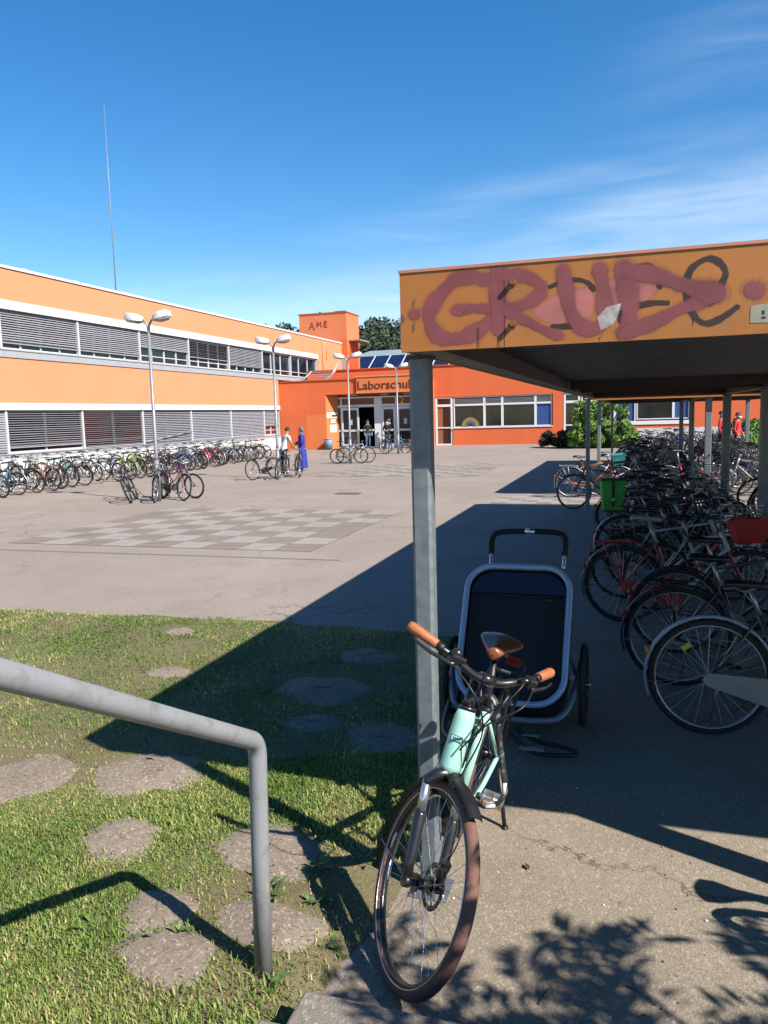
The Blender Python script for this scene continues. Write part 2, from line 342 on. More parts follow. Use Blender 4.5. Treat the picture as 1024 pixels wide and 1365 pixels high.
# ------------------------------------------------------------------ lawn with bare earth and grass
PATCH=[(-2.55,3.55,.29,.24),(-3.26,3.3,.26,.32),(-2.29,2.94,.19,.17),(-1.57,3.05,.25,.2),(-1.62,2.28,.19,.13),(-1.33,2.55,.2,.14),(-1.81,2.51,.16,.13),(-4.04,6.23,.15,.12),(-3.46,5.17,.16,.13),(-2.13,5.09,.32,.28),(-2.07,5.91,.22,.2),(-1.45,4.38,.23,.2),(-1.95,4.49,.18,.14),(-5.2,4.4,.2,.2)]
PB=[blob(x,y,a,c,28,seed=31+i,am=.16) for i,(x,y,a,c) in enumerate(PATCH)]
def lawn_right(y): return -.99+.05*math.sin(2.3*y+1)+.03*math.sin(7*y) if y>2.15 else -1.06
def lawn_far(x): return 6.78+.07*math.sin(1.3*x)+.03*math.sin(5*x)
def lawn_h(x,y):
    e=np.clip((1.75-np.asarray(y,float))*.55,0,.46)
    f=np.clip((lawn_edge_d(x,y))/.25,0,1)
    return .006+f*(.03+.018*np.sin(x*2.1+1)*np.cos(y*1.7))+e
def lawn_edge_d(x,y):
    x=np.asarray(x,float);y=np.asarray(y,float)
    return np.minimum(-1.0-x,6.75-y)
nx,ny=90,80; b=MB(); I=[]
for j in range(ny+1):
    v=j/ny; row=[]
    for i in range(nx+1):
        u=i/nx; y0=-2.5+v*(9.3); xr=lawn_right(y0); x=-16+u*(16+xr); y=y0 if v<.99 else lawn_far(x)
        y=-2.5+(lawn_far(x)+2.5)*v
        row.append(b.pt((x,y,float(lawn_h(x,y)))))
    I.append(row)
for j in range(ny):
    for i in range(nx): b.face((I[j][i],I[j][i+1],I[j+1][i+1],I[j+1][i]),0,True)
struct(b.build('lawn',M['lawn']))
b=MB()
for (cx,cy,rx,ry),P in zip(PATCH,PB):
    rr=random.Random(int(cx*1000)); prev=None; N=len(P)
    for s,hh in ((1.08,-.004),(.9,.003),(.6,.009),(.3,.012),(.0,.012)):
        ring=[b.pt((cx+(x-cx)*s,cy+(y-cy)*s,float(lawn_h(cx+(x-cx)*s,cy+(y-cy)*s))+.004+hh+rr.uniform(-.004,.004)*(s<1))) for x,y in P]
        if prev:
            for j in range(N): b.face((prev[j],prev[(j+1)%N],ring[(j+1)%N],ring[j]),0,True)
        prev=ring
struct(b.build('bare_soil',M['soil']))
def grass():
    m=bpy.data.materials.new('grass_blade'); m.use_nodes=True; nt=m.node_tree; N=nt.nodes; L=nt.links; p=N['Principled BSDF']; p.inputs['Roughness'].default_value=.65; p.inputs['Specular IOR Level'].default_value=.3
    at=N.new('ShaderNodeAttribute'); at.attribute_name='tint'; cr=N.new('ShaderNodeValToRGB'); L.new(at.outputs['Fac'],cr.inputs[0])
    e=cr.color_ramp.elements; e[0].position=0; e[0].color=(.06,.122,.018,1); e[1].position=1; e[1].color=(.60,.50,.25,1)
    for ps,c in ((.35,(.135,.232,.04,1)),(.6,(.245,.30,.085,1)),(.8,(.44,.385,.16,1))): k=e.new(ps); k.color=c
    L.new(cr.outputs[0],p.inputs['Base Color'])
    tr=N.new('ShaderNodeBsdfTranslucent'); L.new(cr.outputs[0],tr.inputs[0]); ms=N.new('ShaderNodeMixShader'); ms.inputs[0].default_value=.4; L.new(p.outputs[0],ms.inputs[1]); L.new(tr.outputs[0],ms.inputs[2]); L.new(ms.outputs[0],N['Material Output'].inputs[0])
    def samp(n,az0,az1,r0,r1):
        az=NP.uniform(R_(az0),R_(az1),n); r=np.sqrt(NP.uniform(r0*r0,r1*r1,n)); return np.stack([np.sin(az)*r,np.cos(az)*r],1)
    P=np.concatenate([samp(240000,-60,-12,1.2,4.4),samp(170000,-58,-8,4.4,10.8),samp(9000,-120,-60,1.2,8)])
    x,y=P[:,0],P[:,1]
    ok=(x<-1.0+.05*np.sin(2.3*y+1))&(y<6.8+.07*np.sin(1.3*x)+.05*np.sin(9*x))&(y>-2.4)&(x>-15)
    x,y=x[ok],y[ok]
    # bare earth stays thin
    keep=np.ones(len(x),bool)
    for cx,cy,rx,ry in PATCH:
        d=np.hypot((x-cx)/rx,(y-cy)/ry); an=np.arctan2(y-cy,x-cx)
        lim=1.0+.12*np.sin(5*an+cx*9)+.1*np.sin(9*an+cy*7)
        keep&=(d>lim)|(NP.random(len(x))<np.clip((d-.62)*.9,.012,.6))
    def fld(s,seed):
        r=np.random.default_rng(seed); o=np.zeros(len(x))
        for k in range(14): 
            a=r.uniform(0,6.28); f=s*r.uniform(.4,2.2); o+=np.sin((x*np.cos(a)+y*np.sin(a))*f+r.uniform(0,6.28))
        return o/5.3
    dens=fld(3.2,1)*.5+fld(11,2)*.5
    # worn ground near the stair foot and post
    worn=np.exp(-(((x+1.25)/.42)**2+((y-2.75)/.75)**2))
    keep&=NP.random(len(x))<np.clip(.72+.5*dens-.9*worn,.12,1)
    x,y=x[keep],y[keep]
    dry=fld(2.1,3)*.55+fld(6.,4)*.4
    n=len(x); h=NP.uniform(.010,.027,n)*(1+.35*fld(5,5)); near=np.hypot(x,y)
    tall=(NP.random(n)<.04); h=np.where(tall,h*1.8,h); h=np.clip(h,.012,.1)
    # tufts round the handrail post
    pt=np.exp(-(((x+1.24)/.12)**2+((y-2.3)/.12)**2)); h=h*(1+1.1*pt)
    wd=NP.uniform(.0012,.0025,n)*(1+.17*near)
    az=NP.uniform(0,6.28,n); le=NP.uniform(.15,1.05,n)*h
    z=lawn_h(x,y)-.004
    dx,dy=np.cos(az),np.sin(az); px,py=-dy,dx
    V=np.zeros((n,5,3))
    V[:,0]=np.stack([x-px*wd,y-py*wd,z],1); V[:,1]=np.stack([x+px*wd,y+py*wd,z],1)
    mx,my,mz=x+dx*le*.35,y+dy*le*.35,z+h*.62
    V[:,2]=np.stack([mx+px*wd*.8,my+py*wd*.8,mz],1); V[:,3]=np.stack([mx-px*wd*.8,my-py*wd*.8,mz],1)
    V[:,4]=np.stack([x+dx*le,y+dy*le,z+h*.95],1)
    me=bpy.data.meshes.new('grass'); me.vertices.add(n*5); me.vertices.foreach_set('co',V.reshape(-1))
    base=(np.arange(n)*5)[:,None]; q=base+np.array([[0,1,2,3]]); t=base+np.array([[3,2,4]])
    loops=np.concatenate([q,t],1).reshape(-1); me.loops.add(n*7); me.loops.foreach_set('vertex_index',loops)
    st=(np.arange(n)*7)[:,None]+np.array([[0,4]]); me.polygons.add(n*2); me.polygons.foreach_set('loop_start',st.reshape(-1).astype(np.int32))
    me.update(calc_edges=True)
    tint=np.clip(.46+.40*dry+NP.normal(0,.19,n),0,1)
    a=me.attributes.new('tint','FLOAT','POINT'); a.data.foreach_set('value',np.repeat(tint,5).astype(np.float32))
    me.materials.append(m); ob=bpy.data.objects.new('grass',me); scn.collection.objects.link(ob); ob['kind']='stuff'
grass()
# weeds with broad leaves by the handrail post and the path edge
b=MB()
def weed(cx,cy,n,ln,rr):
    z=float(lawn_h(cx,cy))
    for _ in range(n):
        a=rr.uniform(0,6.28); l=ln*rr.uniform(.5,1.2); e=rr.uniform(.3,1.1); w=l*.16
        d=Vector((math.cos(a),math.sin(a),0)); p=Vector((-d.y,d.x,0)); o=Vector((cx+rr.uniform(-.03,.03),cy+rr.uniform(-.03,.03),z))
        m1=o+d*l*.5+Vector((0,0,e*l*.6)); tip=o+d*l+Vector((0,0,e*l*.75))
        i=[b.pt(q) for q in (o,m1-p*w,m1+p*w,tip)]; b.face((i[0],i[1],i[2])); b.face((i[1],i[3],i[2]))
rr=random.Random(3)
for cx,cy,n,l in [(-1.33,2.42,10,.06),(-1.42,2.72,14,.07),(-1.5,2.85,14,.06),(-1.28,2.95,10,.08),(-1.2,2.75,10,.06),(-1.12,3.1,12,.07),(-1.62,2.42,8,.05),(-2.0,2.35,12,.06),(-1.7,3.4,14,.06),(-1.05,2.5,9,.05),(-2.7,5.4,10,.06),(-1.18,2.24,12,.06)]: weed(cx,cy,n,l,rr)
b.build('weeds',M['leaf2'])['kind']='stuff'
# loose litter on the path: grit, leaves, twigs
b=MB(); rr=random.Random(9)
for _ in range(300):
    x=rr.uniform(-.95,1.6); y=rr.uniform(2.15,4.2); s=rr.choice([.002,.003,.004,.006]); b.sphere((x,y,.004+s*.4),(s*rr.uniform(.7,1.5),s,s*.7),5,3,rr.choice([0,0,0,0,1]))
b.build('grit',[M['soil'],M['paper']])['kind']='stuff'
for k,(x,y,a,l,lab) in enumerate([(.0,2.62,-.6,.12,'short brown twig lying on the sunlit path'),(-.28,2.45,1.2,.1,'thin dark twig lying in leaf shade by the wheel')]):
    b=MB(); b.tube(smooth([(0,0,.008),(l*.5,.006,.012),(l,0,.008)],4),.0025,5); o=b.build('twig',M['bark']); o.location=(x,y,0); o.rotation_euler=(0,0,a); tag(o,lab,'twig')
for k,(x,y,s,m,lab) in enumerate([(-1.72,2.33,.022,'soil','pale dry leaf lying on the bare earth beside the handrail'),(-2.95,2.72,.035,'reflo','orange dry leaf lying in the sunlit grass'),(-.42,3.25,.025,'bark','curled dark leaf lying on the path past the wheel'),(-2.62,3.68,.03,'bark','brown leaf on the bare earth patch by the handrail'),(-4.3,4.6,.05,'leaf2','pale broad leaf lying on the far lawn')]):
    b=MB(); i=[b.pt(q) for q in ((-s,0,0),(-.2*s,-.5*s,.3*s),(s,0,.25*s),(-.1*s,.5*s,.35*s),(0,0,.05*s))]
    b.face((i[0],i[1],i[4]));b.face((i[1],i[2],i[4]));b.face((i[2],i[3],i[4]));b.face((i[3],i[0],i[4]))
    o=b.build('fallen_leaf',M[m]); o.location=(x,y,(float(lawn_h(x,y))+.03 if x<-1 else .006)+.004); o.rotation_euler=(0,0,k); tag(o,lab,'leaf')

# ------------------------------------------------------------------ steps the camera stands on, and handrail
b=MB()
b.box((-1.0,1.83,0),(1.7,2.14,.15)); b.box((-1.0,1.52,0),(1.7,1.828,.3)); b.box((-1.0,-3,0),(1.7,1.518,.44))
struct(b.build('steps',M['concrete'],bevel=.012))
t=thing('handrail','thick grey tube handrail bending down to a post in the lawn','handrail',(-1.22,2.3,0))
b=MB(); bend=Vector((-1.213,2.3,.905)); d=Vector((0,-1,.553)).normalized(); pts=[(-1.235,2.303,-.05),(-1.222,2.301,.5),bend-Vector((0,0,.05))]
arc=[bend-Vector((0,0,.05))*(1-u)**2+d*.05*u*u for u in (.15,.3,.45,.6,.75,.9,1)]
b.tube(pts+arc+[bend+d*.6,bend+d*1.5,bend+d*2.6],.0315,24); b.build('rail',M['rail'],t,(-1.22,2.3,0))
b=MB()
b.box((-1.205,2.288,.36),(-1.195,2.306,.43)); b.build('paint_smear',M['refly'],t,(-1.22,2.3,0))
b=MB(); b.tube([bend+d*2.5+Vector((0,0,-.02)),(-1.213,bend.y+d.y*2.5,.3)],.0315,16); b.build('post',M['rail'],t,(-1.22,2.3,0))
# ------------------------------------------------------------------ school building
ORG=(-21.6,46.2,0)
school=thing('school_building','long orange school with blinds over its window rows and a square roof tower','building',ORG)
def part(b,name,m,parent=None,bevel=0): return b.build(name,m,parent or school,ORG,bevel)
FX=-21.6
# long two storey wing
b=MB(); Y0,Y1,YE=10.,58.,46.2
b.box((FX-16,Y0,6.52),(FX,Y1,7.66)); b.box((FX-16,52.9,4.3),(FX,Y1,6.518)); b.box((FX-16,Y0,2.84),(FX,YE+.0,4.49)); b.box((FX-16,YE,0),(FX-.01,Y1,4.3)); b.box((FX-16,Y0,4.49),(FX-.4,52.9,6.518)); b.box((FX-16,Y0,0),(FX-.4,YE,2.838))
wing=part(b,'wing_wall',[M['facade']])
b=MB(); b.box((FX-16,Y0,7.66),(FX+.05,Y1,7.76)); part(b,'roof_coping',M['cap'],wing)
b=MB()
for a in range(12): b.box((FX-.2,10+a*3.58,6.2),(FX+.05,10+(a+1)*3.58-.006,6.521)); 
part(b,'lintel',M['lintel'],wing)
b=MB()
for a in range(10): b.box((FX-.2,10+a*3.62,2.585),(FX+.05,10+(a+1)*3.62-.006,2.842))
part(b,'lintel',M['lintel'],wing)
b=MB(); b.box((FX-.3,Y0,4.485),(FX+.04,52.9,4.74)); b.box((FX-.3,Y0,4.74),(FX+.07,52.9,4.78)); part(b,'window_sill',M['sillgrey'],wing)
b=MB(); b.box((FX-.3,Y0,.83),(FX+.03,YE,.97)); b.box((FX-.3,Y0,.97),(FX+.06,YE,1.0)); part(b,'window_sill',M['sillgrey'],wing)
b=MB(); b.box((FX-.35,Y0,0),(FX+.02,YE-.003,.83)); part(b,'plinth',M['plinth'],wing)
b=MB(); b.box((FX-2,53.72,4.35),(FX+.02,53.78,7.6)); b.cyl((FX+.06,53.9,4.35),(FX+.06,53.9,7.6),.05,10,0); b.box((FX,54.6,6.3),(FX+.1,54.75,6.9)); part(b,'downpipe',M['facade'],wing)
def slats(b,y0,y1,ztop,zbot,tilt,pitch=.085,x=FX-.07,taper=0):
    n=int((ztop-zbot)/pitch)
    for k in range(n):
        z=ztop-(k+.5)*pitch; jit=random.uniform(-.006,.006)
        if random.random()<.04: jit+=random.uniform(-.02,.02)
        b.obox((x,(y0+y1)/2,z),(.082,y1-y0,.004),(random.uniform(-.0015,.0015),R_(tilt+random.uniform(-3,3)),0))
    b.box((x-.03,y0,zbot-.03),(x+.03,y1,zbot+.015))
    for yy in (y0+.05,(y0+y1)/2,y1-.05): b.box((x-.006,yy-.004,zbot),(x+.006,yy+.004,ztop))
def bay(y0,y1,z0,z1,bot,tilt,red=False,mull=4,hidden=False):
    f=MB(); x=FX-.17
    f.box((x-.03,y0+.002,z0),(x+.16,y0+.045,z1)); f.box((x-.03,y1-.045,z0),(x+.16,y1-.002,z1))
    f.box((x-.03,y0+.045,z0),(x+.04,y1-.045,z0+.07)); f.box((x-.03,y0+.045,z1-.08),(x+.04,y1-.045,z1))
    for k in range(1,mull):
        yy=y0+(y1-y0)*k/mull; f.box((x-.03,yy-.04,z0+.07),(x+.045,yy+.04,z1-.08))
    f.box((x-.025,y0+.045,z0+.3),(x+.03,y1-.045,z0+.34))
    w=part(f,'window',M['alu'])
    g=MB(); g.box((x-.012,y0+.045,z0+.03),(x-.004,y1-.045,z1-.04)); part(g,'pane',M['glass_red'] if red else M['glass'],w)
    if bot is not None:
        s=MB(); slats(s,y0+.055,y1-.055,z1,bot,tilt); part(s,'blind',M['blind'],w)
ups={18.9:(5.05,64),23.1:(5.02,46),27.3:(5.03,47),31.5:(5.5,50),35.7:(5.3,12),39.9:(5.15,46),14.7:(5.1,60)}
for y0,(bt,ti) in ups.items(): bay(y0,y0+4.2,4.78,6.2,bt,ti)
bay(44.1,48.3,4.78,6.2,None,0,mull=3); bay(48.3,52.85,4.78,6.2,None,0,red=False,mull=3)
lows={14.7:(1.1,60),18.9:(1.1,60),23.0:(1.22,18),27.2:(1.05,8),31.4:(1.12,36),35.6:(1.05,46),39.8:(1.05,48),44.0:(1.62,48)}
for y0,(bt,ti) in lows.items(): bay(y0,min(y0+4.2,46.15),1.0,2.585,bt,ti,red=y0 in (27.2,44.0),mull=2)
# sagging lower edge of one blind
b=MB(); b.tube([(FX+.03,31.5,1.12),(FX+.03,35.5,1.5)],.02,6); part(b,'blind_rail',M['blind'],wing)
# scribbles on the plinth
b=MB(); rr=random.Random(21)
y=19.
while y<45:
    L=rr.uniform(.3,.9); pts=[(FX+.024,y+k*L/7,.35+rr.uniform(-.16,.2)) for k in range(8)]
    b=MB(); b.tube(smooth(pts,3),.013,4); part(b,'graffiti',rr.choice([M['dark'],FR['dark grey']]),wing); y+=L+rr.uniform(.3,1.6)
# roof tower
b=MB(); b.box((-25.1,58.003,0),(-21.15,60.9,10.05)); tw=part(b,'tower_wall',M['tower'])
b=MB(); b.box((-25.16,57.95,10.05),(-21.1,60.96,10.13)); part(b,'tower_coping',M['orange_dark'],tw)
b=MB(); b.box((-22.5,59,10.13),(-21.6,59.8,10.32)); part(b,'roof_hatch',M['beam'],tw); b=MB(); b.cyl((-23.7,59,10.13),(-23.7,59,10.35),.1,8,0); part(b,'roof_vent',M['beam'],tw)
b=MB(); b.box((-22.25,57.98,4.4),(-21.12,58.0,8.0)); part(b,'lower_render',M['orange'],tw)
b=MB(); b.box((-21.14,58.5,4.4),(-21.08,60.4,7.9)); part(b,'tower_door',M['orange_dark'],tw)
b=MB(); b.box((-21.1,58.4,7.9),(-20.2,60.6,8.0)); part(b,'door_canopy',M['beam_l'],tw)
b=MB(); b.box((-22.05,57.9,4.95),(-21.3,57.96,6.6)); part(b,'grey_shutter',M['sillgrey'],tw)
b=MB(); # faint three letter tag on the tower
def tg(pts,w=.035): b.tube([(x,57.99,z) for x,z in pts],w,4)
tg([(-24.25,8.9),(-24.0,9.5),(-23.8,8.85)]); tg([(-24.15,9.1),(-23.85,9.1)],.025)
tg([(-23.6,9.05),(-23.55,9.5),(-23.4,9.2),(-23.25,9.5),(-23.2,9.05)]); tg([(-22.95,9.05),(-22.95,9.5),(-22.7,9.45),(-22.8,9.25),(-22.95,9.25)]); tg([(-22.95,9.05),(-22.7,9.05)])
part(b,'graffiti',M['orange_dark'],tw)
# entrance block
b=MB(); EY=46.2
b.box((FX,EY,0),(-18.4,50,4.3)); b.box((-18.4,EY,3.42),(-12.28,50,4.3)); b.box((-12.72,EY,0),(-12.28,50,3.418)); b.box((-18.4,47.15,3.2),(-12.72,50,3.418))
ent=part(b,'entrance_wall',M['orange'])
b=MB(); b.box((FX,EY-.05,4.3),(-12.25,50,4.37)); part(b,'coping',M['orange_dark'],ent)
b=MB(); b.box((-19.8,EY-.003,.0),(-18.405,EY+.01,2.18)); part(b,'repainted_patch',M['orange_patch'],ent)
b=MB(); b.box((-18.4,46.3,3.38),(-12.72,46.9,3.418)); part(b,'soffit',M['orange_dark'],ent)
for x in (-16.6,-14.6,-13.1): b=MB(); b.box((x-.22,46.3,3.3),(x+.22,46.6,3.38)); part(b,'canopy_light',M['lens'],ent)
b=MB(); b.loft([[(-18.398,EY+.004,z),(-17.87,46.93,z),(-17.87,47.1,z),(-18.398,47.1,z)] for z in (0,3.376)]); b.sm=[False]*len(b.sm); part(b,'splayed_reveal',M['orange_patch'],ent)
def onrev(u0,u1,z0,z1,m,d=.006):
    b=MB(); A=Vector((-18.398,EY+.004,0)); D=Vector((.528,.726,0)); nn=Vector((.726,-.528,0)).normalized()*d
    P=[A+D*u0+nn+Vector((0,0,z0)),A+D*u1+nn+Vector((0,0,z0)),A+D*u1+nn+Vector((0,0,z1)),A+D*u0+nn+Vector((0,0,z1))]; b.poly(P); part(b,'notice',m,ent)
onrev(.04,.95,1.98,2.32,M['paper']); onrev(.45,.92,2.05,2.17,M['dark'],.012); onrev(.4,.75,1.66,1.88,M['paper']); onrev(.28,.85,1.08,1.55,M['paper'])
# sign board and its lettering
b=MB(); b.box((-16.28,EY-.12,3.5),(-12.3,EY-.003,4.42)); sg=part(b,'sign_board',M['orange_patch'])
b=MB(); b.box((-16.32,EY-.16,4.42),(-12.26,EY-.003,4.5)); b.box((-16.32,EY-.15,3.44),(-12.26,EY-.003,3.5)); part(b,'sign_edge',M['facade'],sg)
def lettering(txt,w,h_cap,loc,parent,name,m,depth=.02,bold=.008):
    cu=bpy.data.curves.new(name,'FONT'); cu.body=txt; cu.extrude=depth/2; cu.offset=bold; cu.resolution_u=3; o=bpy.data.objects.new(name,cu); scn.collection.objects.link(o)
    dg=bpy.context.evaluated_depsgraph_get(); me=bpy.data.meshes.new_from_object(o.evaluated_get(dg)); bpy.data.objects.remove(o)
    co=np.empty(len(me.vertices)*3); me.vertices.foreach_get('co',co); co=co.reshape(-1,3)
    x0,x1=co[:,0].min(),co[:,0].max(); z0,z1=0,co[:,1].max()
    out=np.stack([(co[:,0]-x0)/(x1-x0)*w+loc[0],loc[1]-co[:,2],co[:,1]/z1*h_cap+loc[2]],1)-np.array(ORG)
    me.vertices.foreach_set('co',out.reshape(-1)); me.update(); me.materials.clear(); me.materials.append(m)
    ob=bpy.data.objects.new(name,me); scn.collection.objects.link(ob); ob.parent=parent; return ob
lettering('Laborschule',3.78,.51,(-16.2,EY-.13,3.67),sg,'lettering',M['letter'])
# glazed entrance
b=MB(); y=46.98; K_=.979
def fr(x0,x1,z0,z1,d=.05):
    x0*=K_; x1*=K_; b.box((x0,y-d,z0),(x1,y+.05,z1))
for x0,x1 in ((-18.4,-18.28),(-18.08,-17.98),(-15.77,-15.25),(-14.36,-14.22),(-13.2,-13.1)): fr(x0,x1,0,3.2,.06)
fr(-18.28,-12.73,2.6,2.76); fr(-18.28,-12.73,3.16,3.25); fr(-18.28,-12.73,0,.12); fr(-18.28,-12.73,1.1,1.2,.03)
ef=part(b,'entrance_frame',M['doorpanel'])
b=MB(); b.box((-17.9,y+.0,2.76),(-12.725,y+.02,3.16)); b.box((-17.9,y,.12),(-17.7,y+.02,2.6)); b.box((-14.93,y,.12),(-12.725,y+.02,2.6)); part(b,'pane',M['glass'],ef)
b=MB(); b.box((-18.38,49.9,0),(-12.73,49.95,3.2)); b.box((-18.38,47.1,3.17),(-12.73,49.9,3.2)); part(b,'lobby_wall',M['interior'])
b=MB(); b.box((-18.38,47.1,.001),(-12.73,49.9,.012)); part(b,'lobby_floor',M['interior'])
def door(x0,x1,yy,ang=0):
    x0*=K_; x1*=K_; t=MB(); t.T=Matrix.Translation((x0,yy,0))@Matrix.Rotation(ang,4,'Z'); w=x1-x0
    t.box((0,-.03,.03),(.11,.03,2.57)); t.box((w-.11,-.03,.03),(w,.03,2.57)); t.box((.11,-.03,2.43),(w-.11,.03,2.57)); t.box((.11,-.03,.03),(w-.11,.03,.3)); t.box((.11,-.05,1.08),(w-.11,.02,1.2))
    o=part(t,'door',M['doorpanel']); g=MB(); g.T=t.T; g.box((.11,-.006,.3),(w-.11,.006,2.43)); part(g,'pane',M['glass'],o)
    q=MB(); q.T=t.T; q.box((w-.08,-.09,.9),(w-.05,-.05,1.4)); part(q,'handle',M['steel'],o)
    q=MB(); q.T=t.T; q.box((w*.42,-.014,1.5),(w*.62,-.008,1.85)); part(q,'notice',M['paper'],o)
door(-18.0,-16.75,46.91,R_(-8)); door(-15.24,-14.36,46.91,0); door(-14.21,-13.22,46.91,0)
lettering('2',.3,.4,(-13.75,y-.075,2.77),ef,'door_number',M['refly'],.02,.02)
# single storey side wing
WY=50.
b=MB(); b.box((-21.2,WY+.0,4.37),(-12.28,62,5.12)); b.box((-12.28,WY,3.12),(14,62,5.12)); b.box((-12.28,WY+.3,0),(14,62,3.118)); b.box((-11.1,WY,0),(-4.72,WY+.3,1.08)); b.box((-4.72,WY,0),(-4.1,WY+.3,3.118)); b.box((-3.05,WY,.0),(3.3,WY+.3,1.08)); b.box((3.3,WY,0),(14,WY+.3,3.118))
sw=part(b,'side_wing_wall',M['orange'])
b=MB(); b.box((-21.25,WY-.06,5.12),(14.05,62,5.2)); part(b,'coping',M['orange_dark'],sw)
b=MB(); b.box((-11.12,WY-.05,1.08),(-4.7,WY+.0,1.14)); b.box((-3.05,WY-.05,1.08),(3.32,WY,1.3)); part(b,'window_sill',M['doorpanel'],sw)
b=MB(); b.box((.25,WY-.02,0),(14,WY-.002,.86)); part(b,'plinth',M['plinth'],sw)
rr=random.Random(5); b=MB(); x=.6
while x<13:
    L=rr.uniform(.3,.9); b=MB(); b.tube(smooth([(x+k*L/7,WY-.025,.45+rr.uniform(-.2,.25)) for k in range(8)],3),.018,4); part(b,'graffiti',M['dark'],sw); x+=L+rr.uniform(.2,.8)
def swin(x0,x1,m,blind=True,z0=1.14,zt=2.52,z1=3.1):
    f=MB(); yy=WY+.12
    f.box((x0+.002,yy-.06,z0),(x0+.07,yy+.05,z1)); f.box((x1-.07,yy-.06,z0),(x1-.002,yy+.05,z1))
    f.box((x0+.07,yy-.05,z0),(x1-.07,yy+.05,z0+.06)); f.box((x0+.07,yy-.07,zt),(x1-.07,yy+.05,zt+.12)); f.box((x0+.07,yy-.05,z1-.06),(x1-.07,yy+.05,z1+.01))
    w=part(f,'window',M['doorpanel']); g=MB(); g.box((x0+.07,yy,z0+.06),(x1-.07,yy+.01,zt)); part(g,'pane',m,w)
    g=MB(); g.box((x0+.07,yy,zt+.12),(x1-.07,yy+.01,z1-.06)); part(g,'pane',M['glass'],w)
    if blind:
        s=MB()
        for k in range(5): s.obox(((x0+x1)/2,yy-.03,z1-.09-k*.075),(x1-x0-.16,.07,.004),(R_(25),0,0))
        part(s,'blind',M['blind'],w)
    return w
w1=swin(-11.05,-9.04,M['glass']); swin(-9.04,-7.89,M['glass']); swin(-7.89,-5.8,M['glass']); swin(-5.8,-4.78,M['blue'])
swin(-3.0,-1.0,M['glass'],False); swin(-1.0,.2,M['blue'],False); swin(.25,2.35,M['glass'],False,1.38); swin(2.35,3.25,M['blue'],False,1.38)
# paper rainbow in the first window
cols=[(.55,.30,.12),(.62,.42,.10),(.35,.40,.12),(.10,.33,.30),(.08,.16,.35),(.2,.08,.2)]
rb=[mat('rainbow_band_%s'%n,c,.8,var=.1) for n,c in zip(('orange','yellow','green','teal','blue','violet'),[tuple(v*.6 for v in c) for c in cols])]
b=MB()
for k in range(6):
    r1=.58-k*.075; r0=r1-.075; n=20
    for j in range(n):
        a0,a1=math.pi*j/n,math.pi*(j+1)/n; c=(-9.95,WY+.055,1.2)
        b.poly([(c[0]+r*math.cos(a),c[1],c[2]+r*math.sin(a)) for r,a in ((r0,a0),(r1,a0),(r1,a1),(r0,a1))],k)
part(b,'paper_rainbow',rb,w1)
def sdoor(x0,x1,m1):
    f=MB(); yy=WY+.1
    f.box((x0,yy-.06,0),(x0+.12,yy+.05,3.1)); f.box((x1-.12,yy-.06,0),(x1,yy+.05,3.1)); f.box((x0+.12,yy-.06,2.5),(x1-.12,yy+.05,2.65)); f.box((x0+.12,yy-.06,3.02),(x1-.12,yy+.05,3.11)); f.box((x0+.12,yy-.06,0),(x1-.12,yy+.05,.1)); f.box((x0+.12,yy-.06,1.1),(x1-.12,yy+.05,1.18))
    d=part(f,'door',M['doorpanel']); g=MB(); g.box((x0+.12,yy,.1),(x0+.12+(x1-x0-.24)*.4,yy+.01,2.5),1); g.box((x0+.12+(x1-x0-.24)*.4,yy,.1),(x1-.12,yy+.01,2.5),0); g.box((x0+.12,yy,2.65),(x1-.12,yy+.01,3.02),0); part(g,'pane',[M['glass'],m1],d)
sdoor(-12.26,-11.12,M['wood']); sdoor(-4.06,-3.07,M['glass'])
# small iron stair on the entrance roof
b=MB()
for x in (-20.4,-18.7): b.tube([(x-.25,47.6,4.37),(x+.2,48.4,5.05)],.05,6)
for k in range(4): b.box((-20.55+k*.07,47.7+k*.2,4.47+k*.16),(-18.85+k*.07,47.85+k*.2,4.51+k*.16))
b.tube([(-18.75,47.6,4.37),(-18.3,48.4,5.5)],.05,6); part(b,'roof_stair',M['sillgrey'])
# skylights on the long wing
for yy in (25.9,28.9,32.3):
    b=MB(); b.box((-23.6,yy-.5,7.66),(-22.4,yy+.5,7.95)); o=part(b,'skylight',M['cap']); g=MB(); g.sphere((-23,yy,7.93),(.5,.42,.2),12,6); part(g,'dome',M['cap'],o); g=MB(); g.obox((-23.1,yy-.5,7.99),(.4,.35,.04),(0,R_(-8),0)); part(g,'lid',M['sillgrey'],o)
t=thing('radio_mast','very tall thin white whip mast rising from the long orange wing roof','mast',(-24,33.3,7.66))
b=MB(); b.tube([(-24,33.3,7.66),(-24,33.3,12),(-23.98,33.3,17)],[.035,.025,.009],8); b.build('mast_pole',M['pole'],t,(-24,33.3,7.66))
b=MB(); b.box((-24.2,33.1,7.66),(-23.8,33.5,7.8)); b.cyl((-24,33.3,7.8),(-24,33.3,8.3),.09,8); b.build('mast_foot',M['steeld'],t,(-24,33.3,7.66))
